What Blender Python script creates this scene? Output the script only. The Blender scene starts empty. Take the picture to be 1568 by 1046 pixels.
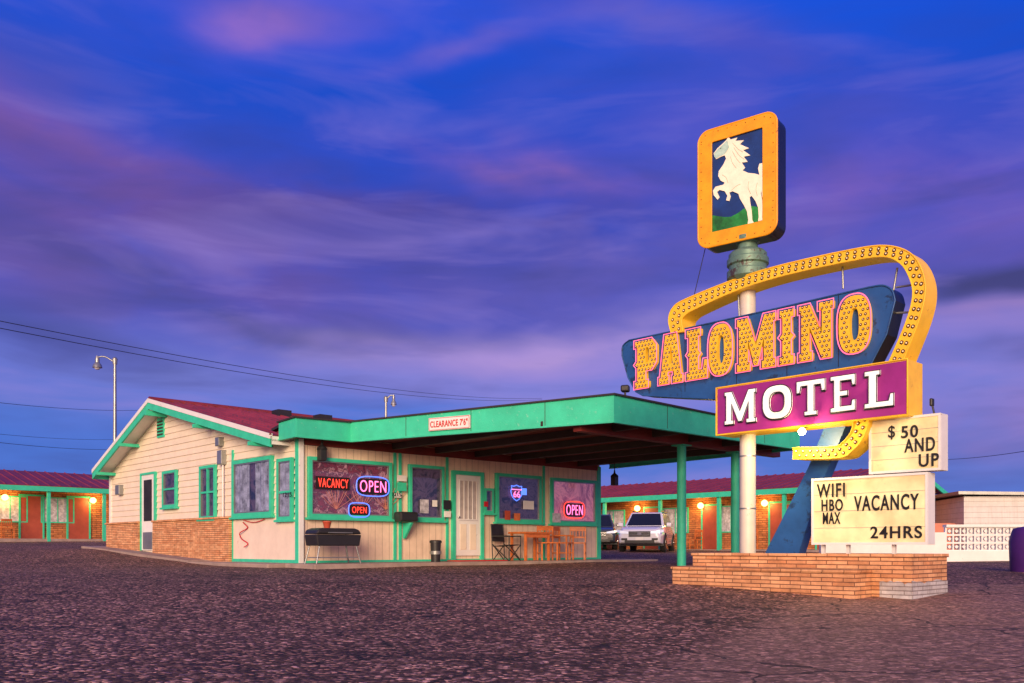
import bpy, bmesh, math, random
from mathutils import Vector, Matrix
random.seed(7)
CZ=0.8; F=1364.0; CX=784.0; HY=838.0
S=bpy.context.scene
S.view_settings.view_transform='Standard'
try: S.view_settings.look='None'
except Exception: pass
S.view_settings.exposure=0
COL=S.collection

def lin(c):
    o=[]
    for x in c[:3]:
        x=x/255.0
        o.append(x/12.92 if x<=.04045 else ((x+.055)/1.055)**2.4)
    return tuple(o)
def smooth01(t):
    t=max(0,min(1,t)); return t*t*(3-2*t)
GP=[(-60,0),(4,0),(8,.07),(11,.17),(13,.27),(17,.34),(20,.36),(28,.42),(38,.62),(45,.74),(900,.74)]
def gz(x,y):
    z=GP[-1][1]
    for (a,za),(b,zb) in zip(GP,GP[1:]):
        if y<=b:
            t=max(0,(y-a)/(b-a)); z=za+(zb-za)*t; break
    return z+.38*smooth01((-x-4)/9)*smooth01((y-18)/12)

# ---------------------------------------------------------------- node helpers
def nd(nt,t,**k):
    n=nt.nodes.new(t)
    for a,b in k.items(): setattr(n,a,b)
    return n
def setin(nt,sock,v):
    if isinstance(v,bpy.types.NodeSocket): nt.links.new(v,sock)
    elif v is not None: sock.default_value=v
def MA(nt,op,a,b=None,c=None,clamp=False):
    n=nd(nt,'ShaderNodeMath',operation=op); n.use_clamp=clamp
    setin(nt,n.inputs[0],a)
    if b is not None: setin(nt,n.inputs[1],b)
    if c is not None: setin(nt,n.inputs[2],c)
    return n.outputs[0]
def MIX(nt,f,a,b,mode='MIX'):
    n=nd(nt,'ShaderNodeMixRGB',blend_type=mode)
    setin(nt,n.inputs[0],f)
    for i,v in ((1,a),(2,b)):
        if isinstance(v,(tuple,list)): v=(v[0],v[1],v[2],1)
        setin(nt,n.inputs[i],v)
    return n.outputs[0]
def noise(nt,vec,scale,detail=4,rough=.55,dist=0):
    n=nd(nt,'ShaderNodeTexNoise'); n.inputs['Scale'].default_value=scale
    n.inputs['Detail'].default_value=min(detail,5); n.inputs['Roughness'].default_value=rough
    n.inputs['Distortion'].default_value=dist
    if vec is not None: nt.links.new(vec,n.inputs['Vector'])
    return n.outputs[0]
def ramp(nt,f,stops):
    n=nd(nt,'ShaderNodeValToRGB'); nt.links.new(f,n.inputs[0])
    e=n.color_ramp.elements
    while len(e)<len(stops): e.new(.5)
    for i,(p,c) in enumerate(stops):
        e[i].position=p; e[i].color=(c,c,c,1) if not isinstance(c,(tuple,list)) else (c[0],c[1],c[2],1)
    return n.outputs[0]
def newmat(name):
    m=bpy.data.materials.new(name); m.use_nodes=True
    nt=m.node_tree; b=nt.nodes['Principled BSDF']
    tc=nd(nt,'ShaderNodeTexCoord')
    return m,nt,b,tc.outputs['Object']
def mat(name,col,rough=.6,metal=0,var=.2,vs=2.5,bump=0,bs=40,emit=None,es=0,dirt=None,dt=.62,dscale=6,coat=0):
    m,nt,b,oc=newmat(name)
    n=noise(nt,oc,vs,5,.65)
    c=MIX(nt,ramp(nt,n,[(.3,0.0),(.7,1.0)]),tuple(x*(1-var) for x in col),tuple(min(1,x*(1+var*.6)) for x in col))
    if dirt:
        d=noise(nt,oc,dscale,5,.75,.4)
        c=MIX(nt,ramp(nt,d,[(dt-.04,0.0),(dt+.03,1.0)]),c,dirt)
    nt.links.new(c,b.inputs['Base Color'])
    b.inputs['Roughness'].default_value=rough; b.inputs['Metallic'].default_value=metal
    b.inputs['Coat Weight'].default_value=coat
    if bump:
        bn=nd(nt,'ShaderNodeBump'); bn.inputs['Strength'].default_value=bump; bn.inputs['Distance'].default_value=.01
        nt.links.new(noise(nt,oc,bs,3,.6),bn.inputs['Height']); nt.links.new(bn.outputs[0],b.inputs['Normal'])
    if emit:
        b.inputs['Emission Color'].default_value=(*emit,1); b.inputs['Emission Strength'].default_value=es
    return m
def emat(name,col,s):
    m,nt,b,oc=newmat(name)
    b.inputs['Base Color'].default_value=(*[x*.5 for x in col],1)
    b.inputs['Emission Color'].default_value=(*col,1); b.inputs['Emission Strength'].default_value=s
    return m

# ---------------------------------------------------------------- materials
MT={}
MT['siding']=mat('painted_siding',(.80,.70,.56),.65,var=.1,dirt=(.50,.38,.27),dt=.69,dscale=3,bump=.2)
MT['panel']=mat('cream_panel',(.78,.66,.55),.65,var=.1,dirt=(.5,.38,.3),dt=.7,dscale=2,bump=.2)
MT['green']=mat('mint_paint',lin((56,200,160)),.55,var=.15,vs=5,bump=.2)
MT['greenpeel']=mat('peeling_mint_paint',lin((56,204,162)),.6,var=.2,vs=1.6,dirt=lin((120,205,172)),dt=.64,dscale=9,bump=.5)
MT['roofred']=mat('maroon_metal_roof',(.235,.030,.035),.5,var=.35,vs=1.2,dirt=(.13,.03,.035),dt=.60,dscale=2.5)
MT['tar']=mat('roof_edge_tar',(.03,.025,.03),.8)
MT['ceil']=mat('dark_ceiling',lin((122,44,36)),.6,var=.35,vs=2)
MT['beam']=mat('ceiling_beam',lin((60,48,42)),.7,var=.3)
MT['white']=mat('white_paint',(.78,.78,.76),.5,var=.08,dirt=(.45,.4,.36),dt=.69)
MT['black']=mat('black_metal',(.02,.02,.022),.45)
MT['dark']=mat('dark_interior',(.02,.018,.025),.7,var=.5,vs=3)
MT['conc']=mat('concrete',(.36,.27,.23),.85,bump=.5,var=.3,vs=3)
MT['wood']=mat('varnished_wood',lin((205,112,52)),.45,var=.3,vs=8)
MT['yellow']=mat('sign_yellow',lin((240,188,44)),.45,var=.18,vs=4,dirt=lin((170,110,40)),dt=.66,dscale=5,emit=lin((240,180,30)),es=.16)  # weak emission added so the yellow paint looks brighter lit
MT['orange']=mat('frame_yellow',lin((234,156,14)),.4,var=.25,vs=4,dirt=lin((130,70,18)),dt=.66,dscale=9,emit=lin((235,145,10)),es=.16)
MT['blue']=mat('sign_blue',lin((36,88,150)),.45,var=.3,vs=2,dirt=lin((28,56,92)),dt=.60,dscale=4)
MT['purple']=mat('sign_purple',lin((150,44,128)),.4,var=.2,vs=3,emit=lin((160,30,120)),es=.10)
MT['sblack']=mat('sign_black',(.012,.012,.016),.35)
MT['navy']=mat('horse_sky_blue',lin((12,56,124)),.5,var=.45,vs=2.5)
MT['grass']=mat('horse_grass_green',lin((30,140,60)),.6,var=.7,vs=4)
MT['horse']=mat('horse_cream_white',(.88,.80,.62),.5,var=.14,vs=9,emit=(1,.86,.6),es=.15)
MT['horseshade']=mat('horse_shade',(.50,.50,.38),.5,var=.2,vs=8)
MT['pole']=mat('pole_white',(.66,.62,.54),.45,var=.12,dirt=(.3,.2,.12),dt=.66,dscale=5)
MT['steel']=mat('galvanised_steel',(.35,.37,.36),.4,metal=.7,var=.2)
MT['drum']=mat('rotator_drum_green',lin((104,140,124)),.5,metal=.2,var=.35,vs=6,dirt=(.08,.06,.05),dt=.58)
MT['bulb']=mat('sign_bulb',(.9,.8,.55),.15,emit=(1,.75,.35),es=.2)
MT['bulbhole']=mat('bulb_socket',(.075,.018,.010),.6)
MT['ink']=mat('black_letter',(.01,.01,.01),.5)
MT['redink']=mat('red_letter',lin((200,25,35)),.5)
MT['npink']=emat('neon_pink',(1,.13,.26),1.9)
MT['nred']=emat('neon_red',(1,.05,.03),2.2)
MT['nblue']=emat('neon_blue',(.10,.22,1),1.6)
MT['nhot']=emat('neon_hot_pink',(1,.16,.42),2.6)
MT['nwhite']=emat('neon_white',(1,.90,.88),1.1)
MT['lamp']=emat('lit_lamp_globe',(1,.62,.16),7)
MT['lampw']=emat('lit_flood_bulb',(1,.86,.45),60)
MT['mletter']=mat('letter_white',(.85,.83,.8),.4,var=.05,emit=(1,.95,.9),es=.25)
MT['carw']=mat('white_car_paint',(.72,.74,.8),.25,coat=1,var=.02)
MT['card']=mat('dark_car_paint',(.05,.06,.08),.25,coat=1,var=.02)
MT['cglass']=mat('car_glass',(.015,.018,.025),.12,var=.1)
MT['tyre']=mat('tyre_rubber',(.02,.02,.02),.8)
MT['chrome']=mat('chrome',(.6,.6,.62),.2,metal=1)
MT['headl']=mat('headlight',(.75,.8,.85),.1,emit=(.8,.85,1),es=.3)
MT['pinkwall']=mat('pink_stucco',lin((206,130,108)),.75,var=.15)
MT['violet']=mat('violet_plastic',lin((70,30,110)),.5)
MT['doorred']=mat('room_door',lin((165,78,60)),.5)
MT['terracotta']=mat('terracotta',lin((190,80,55)),.7)
MT['curtain']=mat('lace_curtain',(.5,.48,.54),.8,var=.6,vs=7,emit=(.8,.75,.9),es=.03)
MT['doorglass']=mat('door_glass_curtain',(.50,.44,.42),.4,var=.3,vs=4)
MT['bluecurtain']=mat('blue_grey_curtain',(.24,.27,.42),.8,var=.75,vs=5)

def brickmat(name,c1,c2,mortar,bw=.30,rh=.075,ms=.008):
    m,nt,b,oc=newmat(name)
    sp=nd(nt,'ShaderNodeSeparateXYZ'); nt.links.new(oc,sp.inputs[0])
    cb=nd(nt,'ShaderNodeCombineXYZ')
    nt.links.new(MA(nt,'ADD',sp.outputs[0],sp.outputs[1]),cb.inputs[0]); nt.links.new(sp.outputs[2],cb.inputs[1])
    br=nd(nt,'ShaderNodeTexBrick'); nt.links.new(cb.outputs[0],br.inputs['Vector'])
    br.inputs['Scale'].default_value=1; br.inputs['Brick Width'].default_value=bw; br.inputs['Row Height'].default_value=rh
    br.inputs['Mortar Size'].default_value=ms; br.inputs['Mortar Smooth'].default_value=.3; br.inputs['Bias'].default_value=-.1
    br.inputs['Color1'].default_value=(*c1,1); br.inputs['Color2'].default_value=(*c2,1); br.inputs['Mortar'].default_value=(*mortar,1)
    n=noise(nt,oc,5,5,.7)
    c=MIX(nt,.75,br.outputs['Color'],ramp(nt,n,[(.3,.5),(.7,1.2)]),'MULTIPLY')
    nt.links.new(c,b.inputs['Base Color']); b.inputs['Roughness'].default_value=.85
    bn=nd(nt,'ShaderNodeBump'); bn.inputs['Strength'].default_value=.9; bn.inputs['Distance'].default_value=.02
    h=MA(nt,'ADD',MA(nt,'MULTIPLY',br.outputs['Fac'],-1.0),MA(nt,'MULTIPLY',noise(nt,oc,60,3),.5))
    nt.links.new(h,bn.inputs['Height']); nt.links.new(bn.outputs[0],b.inputs['Normal'])
    return m
MT['brick']=brickmat('tan_roman_brick',lin((240,182,132)),lin((208,140,92)),lin((138,92,66)),.29,.052,.006)
MT['whitebrick']=brickmat('whitewashed_brick',(.62,.60,.60),(.50,.46,.45),(.32,.27,.25),.29,.052,.006)
MT['brickfar']=brickmat('room_brick',lin((205,130,80)),lin((165,96,60)),lin((110,70,50)),.4,.1,.012)

def groovemat(name,col,step=.2,axis=0):
    m,nt,b,oc=newmat(name)
    sp=nd(nt,'ShaderNodeSeparateXYZ'); nt.links.new(oc,sp.inputs[0])
    f=MA(nt,'FRACT',MA(nt,'DIVIDE',sp.outputs[axis],step))
    g=MA(nt,'LESS_THAN',f,.07)
    n=ramp(nt,noise(nt,oc,2.2,5,.7),[(.35,.0),(.75,1.0)])
    c=MIX(nt,n,col,tuple(x*.78 for x in col)); c=MIX(nt,MA(nt,'MULTIPLY',g,.55),c,tuple(x*.3 for x in col))
    st=nd(nt,'ShaderNodeMapping'); nt.links.new(oc,st.inputs[0]); st.inputs['Scale'].default_value=(9,9,.7)
    c=MIX(nt,MA(nt,'MULTIPLY',ramp(nt,noise(nt,st.outputs[0],1.5,4,.6),[(.5,0.0),(.8,1.0)]),.35),c,(.4,.28,.2))
    nt.links.new(c,b.inputs['Base Color']); b.inputs['Roughness'].default_value=.65
    bn=nd(nt,'ShaderNodeBump'); bn.inputs['Strength'].default_value=.6; bn.inputs['Distance'].default_value=.01
    nt.links.new(MA(nt,'MULTIPLY',g,-1.0),bn.inputs['Height']); nt.links.new(bn.outputs[0],b.inputs['Normal'])
    return m
MT['groove']=groovemat('grooved_cream_panel',(.84,.65,.49))

def litboard():
    m,nt,b,oc=newmat('letterboard_lit_acrylic')
    n=noise(nt,oc,2.6,4,.5)
    c=MIX(nt,ramp(nt,n,[(.35,0.0),(.68,1.0)]),lin((215,192,140)),lin((250,236,180)))
    st=ramp(nt,noise(nt,oc,14,5,.7),[(.60,0.0),(.75,.5)])
    c=MIX(nt,st,c,(.45,.34,.2))
    nt.links.new(c,b.inputs['Base Color']); nt.links.new(c,b.inputs['Emission Color'])
    b.inputs['Emission Strength'].default_value=.22; b.inputs['Roughness'].default_value=.35
    return m
MT['cream']=litboard()

def winmat(name,cols,scale,es=.0,seed=0):
    m,nt,b,oc=newmat(name)
    mp=nd(nt,'ShaderNodeMapping'); nt.links.new(oc,mp.inputs[0]); mp.inputs['Location'].default_value=(seed,seed*2,0)
    n=noise(nt,mp.outputs[0],scale,5,.75,1.2)
    st=[(.30+.42*i/(len(cols)-1),c) for i,c in enumerate(cols)]
    c=ramp(nt,n,st)
    nt.links.new(c,b.inputs['Base Color']); nt.links.new(c,b.inputs['Emission Color'])
    b.inputs['Emission Strength'].default_value=es; b.inputs['Roughness'].default_value=.5
    return m
MT['wA']=winmat('window_display_reflection',[lin((16,14,26)),lin((40,24,40)),lin((120,50,70)),lin((50,30,48)),lin((170,120,130)),lin((70,34,44)),lin((30,20,36))],3.6,.4)  # display blotches with pinkish reflections painted into the colours
MT['wB']=winmat('window_dim_room',[lin((12,12,28)),lin((28,30,54)),lin((80,64,84)),lin((26,22,40)),lin((60,50,70))],2.4,.35,3)
MT['wD']=winmat('window_pink_reflection',[lin((70,36,70)),lin((150,85,115)),lin((205,130,150)),lin((110,70,105))],1.6,.4,5)  # pink reflections of the pane painted as colour, faintly glowing
def glassmat():
    m,nt,b,oc=newmat('window_glass')
    out=nt.nodes['Material Output']
    tr=nd(nt,'ShaderNodeBsdfTransparent'); gl=nd(nt,'ShaderNodeBsdfGlossy'); gl.inputs['Roughness'].default_value=.03
    mx=nd(nt,'ShaderNodeMixShader'); mx.inputs[0].default_value=.08; nt.links.new(tr.outputs[0],mx.inputs[1]); nt.links.new(gl.outputs[0],mx.inputs[2])
    nt.links.new(mx.outputs[0],out.inputs[0]); return m
MT['glass']=glassmat()

# ---------------------------------------------------------------- object helpers
def group(name,loc=(0,0,0)):
    e=bpy.data.objects.new(name,None); e.location=loc; e.empty_display_size=.3; COL.objects.link(e); return e
def link(ob,parent,m=None):
    COL.objects.link(ob)
    if m is not None: ob.data.materials.append(m)
    if parent is not None:
        ob.parent=parent; ob.matrix_parent_inverse=Matrix.Translation(-Vector(parent.location))
    return ob
class Frame:
    def __init__(s,o,u):
        l=math.hypot(*u); s.o=(o[0],o[1]); s.u=(u[0]/l,u[1]/l); s.v=(-s.u[1],s.u[0])
        s.M=Matrix(((s.u[0],s.v[0],0,o[0]),(s.u[1],s.v[1],0,o[1]),(0,0,1,0),(0,0,0,1)))
    def uv(s,px,py=838,off=0):   # survey: sight line meets a vertical plane of this frame
        r=((px-CX)/F,1.0)
        Y=(off+s.o[0]*s.v[0]+s.o[1]*s.v[1])/(r[0]*s.v[0]+r[1]*s.v[1])
        return ((Y*r[0]-s.o[0])*s.u[0]+(Y-s.o[1])*s.u[1], CZ+(HY-py)/F*Y)
    def w(s,u,v,z=0): return Vector((s.o[0]+u*s.u[0]+v*s.v[0],s.o[1]+u*s.u[1]+v*s.v[1],z))
def mesh_ob(name,verts,faces,fr,parent,m,smooth=False):
    me=bpy.data.meshes.new(name); me.from_pydata([tuple(v) for v in verts],[],faces); me.update()
    ob=bpy.data.objects.new(name,me)
    link(ob,parent,m)
    ob.matrix_basis=fr.M if fr else Matrix()
    if smooth:
        for p in me.polygons: p.use_smooth=True
    return ob
def bev(ob,w,seg=2):
    b=ob.modifiers.new('bevel','BEVEL'); b.width=w; b.segments=seg; b.limit_method='ANGLE'; return ob
BF=[(0,3,2,1),(4,5,6,7),(0,1,5,4),(1,2,6,5),(2,3,7,6),(3,0,4,7)]
def boxes(fr,lst,m,parent,name,bw=0):
    V=[];Fs=[]
    for (u0,u1,v0,v1,z0,z1) in lst:
        n=len(V)
        V+=[(u0,v0,z0),(u1,v0,z0),(u1,v1,z0),(u0,v1,z0),(u0,v0,z1),(u1,v0,z1),(u1,v1,z1),(u0,v1,z1)]
        Fs+=[tuple(i+n for i in f) for f in BF]
    ob=mesh_ob(name,V,Fs,fr,parent,m)
    if bw: bev(ob,bw)
    return ob
def box(fr,u0,u1,v0,v1,z0,z1,m,parent,name,bw=0): return boxes(fr,[(u0,u1,v0,v1,z0,z1)],m,parent,name,bw)
def area(p): return sum(p[i][0]*p[(i+1)%len(p)][1]-p[(i+1)%len(p)][0]*p[i][1] for i in range(len(p)))/2
def prism(fr,pts,v0,v1,m,parent,name,m2=None,bw=0):
    if area(pts)<0: pts=pts[::-1]
    n=len(pts)
    V=[(u,v0,z) for u,z in pts]+[(u,v1,z) for u,z in pts]
    Fs=[tuple(range(n)),tuple(range(2*n-1,n-1,-1))]+[(i,i+n,(i+1)%n+n,(i+1)%n) for i in range(n)]
    ob=mesh_ob(name,V,Fs,fr,parent,m)
    if m2:
        ob.data.materials.append(m2)
        for p in ob.data.polygons[2:]: p.material_index=1
        ob.data.polygons[1].material_index=1
    if bw: bev(ob,bw)
    return ob
def curve2d(fr,loops,v,depth,m,parent,name,tube=0):
    cu=bpy.data.curves.new(name,'CURVE'); cu.dimensions='3D' if tube else '2D'
    for lp in loops:
        sp=cu.splines.new('POLY'); sp.points.add(len(lp)-1)
        for i,(a,b) in enumerate(lp): sp.points[i].co=(a,b,0,1)
        sp.use_cyclic_u=True
    if tube: cu.bevel_depth=tube; cu.bevel_resolution=2
    else: cu.fill_mode='BOTH'; cu.extrude=depth/2
    ob=bpy.data.objects.new(name,cu); link(ob,parent,m)
    ob.matrix_basis=fr.M@Matrix.Translation((0,v+(0 if tube else depth/2),0))@Matrix.Rotation(math.pi/2,4,'X')
    return ob
def tube(pts,r,m,parent,name,cyc=False,res=3):
    cu=bpy.data.curves.new(name,'CURVE'); cu.dimensions='3D'; cu.bevel_depth=r; cu.bevel_resolution=res; cu.use_fill_caps=True
    sp=cu.splines.new('POLY'); sp.points.add(len(pts)-1)
    for i,p in enumerate(pts): sp.points[i].co=(p[0],p[1],p[2],1)
    sp.use_cyclic_u=cyc
    ob=bpy.data.objects.new(name,cu); link(ob,parent,m); return ob
def lathe(center,prof,m,parent,name,n=32,smooth=True):
    V=[];Fs=[]
    for (r,z) in prof:
        for i in range(n):
            a=2*math.pi*i/n; V.append((center[0]+r*math.cos(a),center[1]+r*math.sin(a),z))
    for k in range(len(prof)-1):
        for i in range(n):
            j=(i+1)%n; Fs.append((k*n+i,k*n+j,(k+1)*n+j,(k+1)*n+i))
    Fs.append(tuple(range(n-1,-1,-1))); Fs.append(tuple((len(prof)-1)*n+i for i in range(n)))
    ob=mesh_ob(name,V,Fs,None,parent,m)
    for p in ob.data.polygons:
        if len(p.vertices)==4: p.use_smooth=smooth
    if smooth:
        e=ob.modifiers.new('es','EDGE_SPLIT'); e.split_angle=math.radians(35)
    return ob
def balls(fr,pts,r,m,parent,name,sub=1,flat=1):
    bm=bmesh.new()
    for (u,v,z) in pts:
        bmesh.ops.create_icosphere(bm,subdivisions=sub,radius=r,matrix=Matrix.Translation((u,v,z))@Matrix.Diagonal((1,flat,1,1)))
    me=bpy.data.meshes.new(name); bm.to_mesh(me); bm.free()
    for p in me.polygons: p.use_smooth=True
    ob=bpy.data.objects.new(name,me); link(ob,parent,m); ob.matrix_basis=fr.M if fr else Matrix(); return ob
def text(fr,s,rect,v,m,parent,name,depth=.01,tubew=0,bold=0,space=1.0):
    """rect=(u0,u1,z0,z1)"""
    cu=bpy.data.curves.new(name,'FONT'); cu.body=s; cu.size=1; cu.space_character=space
    ob=bpy.data.objects.new(name,cu); link(ob,parent,m)
    bpy.context.view_layer.update()
    bb=[Vector(c) for c in ob.bound_box]; x0=min(b.x for b in bb);x1=max(b.x for b in bb);y0=min(b.y for b in bb);y1=max(b.y for b in bb)
    sx=(rect[1]-rect[0])/(x1-x0); sy=(rect[3]-rect[2])/(y1-y0)
    if tubew: cu.fill_mode='NONE'; cu.bevel_depth=tubew/((sx+sy)/2); cu.bevel_resolution=2
    else: cu.offset=bold; cu.extrude=depth/2/1.0
    ob.matrix_basis=fr.M@Matrix.Translation((rect[0]-x0*sx,v,rect[2]-y0*sy))@Matrix.Rotation(math.pi/2,4,'X')@Matrix.Diagonal((sx,sy,1,1))
    return ob
def rect(fr,x0,y0,x1,y1,off=0):
    a=fr.uv(x0,0,off)[0]; b=fr.uv(x1,0,off)[0]; xm=(x0+x1)/2
    return (a,b,fr.uv(xm,y1,off)[1],fr.uv(xm,y0,off)[1])
def plamp(loc,power,col,r=.08,parent=None,name='lamp_light'):
    l=bpy.data.lights.new(name,'POINT'); l.energy=power; l.color=col; l.shadow_soft_size=r
    o=bpy.data.objects.new(name,l); o.location=loc; COL.objects.link(o)
    if parent is not None:
        o.parent=parent; o.matrix_parent_inverse=Matrix.Translation(-Vector(parent.location))
    return o
def smoothpts(p,n=6):
    out=[];N=len(p)
    for i in range(N-1):
        p0=p[max(0,i-1)];p1=p[i];p2=p[i+1];p3=p[min(N-1,i+2)]
        for k in range(n):
            t=k/n
            out.append(tuple(.5*((2*p1[j])+(-p0[j]+p2[j])*t+(2*p0[j]-5*p1[j]+4*p2[j]-p3[j])*t*t+(-p0[j]+3*p1[j]-3*p2[j]+p3[j])*t**3) for j in range(2)))
    out.append(tuple(p[-1])); return out
SF=[(0,1,2,3),(7,6,5,4),(0,4,5,1),(1,5,6,2),(2,6,7,3),(3,7,4,0)]
def slab(c,th,m,parent,name):
    c=[Vector(x) for x in c]; n=(c[1]-c[0]).cross(c[3]-c[0]).normalized()
    if n.z<0: n=-n
    V=c+[x-n*th for x in c]
    return mesh_ob(name,V,SF,None,parent,m)
def ribs(c,n,m,parent,name,w=.035,h=.04):
    c=[Vector(x) for x in c]; nn=(c[1]-c[0]).cross(c[3]-c[0]).normalized()
    if nn.z<0: nn=-nn
    V=[];Fs=[]; d=(c[1]-c[0]).normalized()
    for i in range(n+1):
        t=i/n; a=c[0].lerp(c[1],t); b=c[3].lerp(c[2],t); k=len(V)
        for p in (a,b):
            V+=[p-d*w,p+d*w,p+d*w*.5+nn*h,p-d*w*.5+nn*h]
        Fs+=[tuple(k+j for j in f) for f in SF]
    return mesh_ob(name,V,Fs,None,parent,m)
def board(p,q,zb,zt,th,m,parent,name,zb2=None,zt2=None):
    zb2=zb if zb2 is None else zb2; zt2=zt if zt2 is None else zt2
    fr=Frame(p,(q[0]-p[0],q[1]-p[1])); L=math.hypot(q[0]-p[0],q[1]-p[1])
    return prism(fr,[(0,zb),(L,zb2),(L,zt2),(0,zt)],0,th,m,parent,name)

# ---------------------------------------------------------------- frames
d1=(.729,.684); d2=(-.684,.729)
C=(-4.677,19.57)
FF=Frame(C,d1)                 # office front wall
GG=Frame(C,(-d2[0],-d2[1]))    # gable end wall (u<=0)
S0=(3.41,12.9)
SG=Frame(S0,(-d2[0],-d2[1]))   # motel sign

# ================================================================= GROUND
def ground():
    xs=sorted(set([-400,-250,-150,-90,-60]+[i for i in range(-45,46,1)]+[60,90,150,250,400]))
    ys=sorted(set([-60,-20]+[i*.5 for i in range(-10,60)]+list(range(30,62,2))+[70,90,130,200,350,700]))
    V=[];Fs=[]
    for y in ys:
        for x in xs:
            V.append((x,y,gz(x,y)+.02*math.sin(x*.9+1)*math.sin(y*.8)*(1 if y<40 else 0)))
    nx=len(xs)
    for j in range(len(ys)-1):
        for i in range(nx-1): Fs.append((j*nx+i,j*nx+i+1,(j+1)*nx+i+1,(j+1)*nx+i))
    m,nt,b,oc=newmat('worn_asphalt')
    sp=nd(nt,'ShaderNodeSeparateXYZ'); nt.links.new(oc,sp.inputs[0]); X,Y=sp.outputs[0],sp.outputs[1]
    vo=nd(nt,'ShaderNodeTexVoronoi'); vo.inputs['Scale'].default_value=30; nt.links.new(oc,vo.inputs['Vector'])
    chip=nd(nt,'ShaderNodeSeparateColor'); nt.links.new(vo.outputs['Color'],chip.inputs[0])
    chipv=ramp(nt,chip.outputs[0],[(0,.12),(.5,.4),(.75,1.0),(.88,2.4),(1,4.5)])
    big=noise(nt,oc,.35,4,.6); med=noise(nt,oc,2.3,5,.7); fine=noise(nt,oc,13,4,.75)
    base=MIX(nt,ramp(nt,big,[(.35,0.0),(.65,1.0)]),(.115,.056,.036),(.250,.128,.090))
    base=MIX(nt,ramp(nt,med,[(.4,0.0),(.7,1.0)]),base,(.32,.175,.130))
    sd=MA(nt,'SUBTRACT',MA(nt,'MULTIPLY',MA(nt,'SUBTRACT',X,.67),.89),MA(nt,'MULTIPLY',MA(nt,'SUBTRACT',Y,5.2),.456))
    sd=MA(nt,'ADD',sd,MA(nt,'MULTIPLY',MA(nt,'SUBTRACT',med,.5),.5))
    road=MA(nt,'MULTIPLY',ramp(nt,MA(nt,'ADD',MA(nt,'MULTIPLY',sd,3.0),.5,clamp=True),[(0,0.0),(1,1.0)]),MA(nt,'LESS_THAN',Y,13.0))
    base=MIX(nt,MA(nt,'MULTIPLY',road,.8),base,(.33,.185,.12))
    cm=MIX(nt,MA(nt,'MULTIPLY',road,.7),chipv,ramp(nt,chip.outputs[0],[(0,.55),(1,1.5)]))
    c=MIX(nt,.85,base,cm,'MULTIPLY')
    c=MIX(nt,.7,c,ramp(nt,fine,[(.3,.25),(.7,1.6)]),'MULTIPLY')
    dn=nd(nt,'ShaderNodeTexNoise'); dn.inputs['Scale'].default_value=1.3; dn.inputs['Detail'].default_value=4; nt.links.new(oc,dn.inputs['Vector'])
    ad=nd(nt,'ShaderNodeVectorMath',operation='ADD'); nt.links.new(oc,ad.inputs[0]); nt.links.new(dn.outputs[1],ad.inputs[1])
    cr=nd(nt,'ShaderNodeTexVoronoi',feature='DISTANCE_TO_EDGE'); cr.inputs['Scale'].default_value=.45; nt.links.new(ad.outputs[0],cr.inputs['Vector'])
    ck=MA(nt,'LESS_THAN',cr.outputs[0],.008)
    c=MIX(nt,MA(nt,'MULTIPLY',ck,.8),c,(.012,.01,.01))
    nt.links.new(c,b.inputs['Base Color'])
    b.inputs['Specular IOR Level'].default_value=.25
    nt.links.new(ramp(nt,med,[(.3,.65),(.7,.9)]),b.inputs['Roughness'])
    h=MA(nt,'ADD',MA(nt,'MULTIPLY',MA(nt,'MULTIPLY',vo.outputs['Distance'],-1.2),MA(nt,'SUBTRACT',1.0,MA(nt,'MULTIPLY',road,.6))),MA(nt,'ADD',MA(nt,'MULTIPLY',fine,1.2),MA(nt,'MULTIPLY',ck,-2.0)))
    bn=nd(nt,'ShaderNodeBump'); bn.inputs['Strength'].default_value=.9; bn.inputs['Distance'].default_value=.025
    nt.links.new(h,bn.inputs['Height']); nt.links.new(bn.outputs[0],b.inputs['Normal'])
    mesh_ob('asphalt_ground',V,Fs,None,None,m,True)
ground()

# ================================================================= OFFICE BUILDING
B=group('motel_office_building',(C[0],C[1],.4))
zc=CZ+2.38                       # canopy underside
BL=9.6
wallL=GG.uv(170)[0]
pk=GG.uv(228,612,-.5); er=GG.uv(414,666,-.5); el_=GG.uv(142,721,-.5)
zer,zel=er[1],el_[1]
def rake(u):
    if u<pk[0]: return zel+(pk[1]-zel)*(u-el_[0])/(pk[0]-el_[0])
    return zer+(pk[1]-zer)*(u-er[0])/(pk[0]-er[0])
core=[(wallL,.1),(-.02,.1),(-.02,zc+.02),(er[0],zc+.02),(er[0]-.01,rake(er[0])-.1),(pk[0],pk[1]-.1),(wallL,rake(wallL)-.1)]
prism(GG,core,.02,BL,MT['siding'],B,'gable_wall')
V=[];Fs=[];z=.55
while z<pk[1]-.15:
    z2=z+.17
    def rng(zz):
        l=wallL if zz<rake(wallL)-.12 else el_[0]+(zz+.12-zel)*(pk[0]-el_[0])/(pk[1]-zel)
        if zz<zc: r=0
        elif zz<zer-.1: r=er[0]
        else: r=er[0]+(zz+.12-zer)*(pk[0]-er[0])/(pk[1]-zer)
        return l,r
    l0,r0=rng(z); l1,r1=rng(z2); r1=min(r1,r0); l1=max(l0,l1)
    if r1>l1:
        k=len(V); V+=[(l0,-.028,z),(r0,-.028,z),(r1,-.002,z2),(l1,-.002,z2),(l0,.019,z),(r0,.019,z)]
        Fs+=[(k,k+1,k+2,k+3),(k+4,k+5,k+1,k)]
    z=z2
mesh_ob('lap_siding',V,Fs,GG,B,MT['siding'])
def rp(p,v): return GG.w(p[0],v,p[1])
erx=(er[0],zer); elx=(el_[0],zel)
RL=BL+.3
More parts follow.
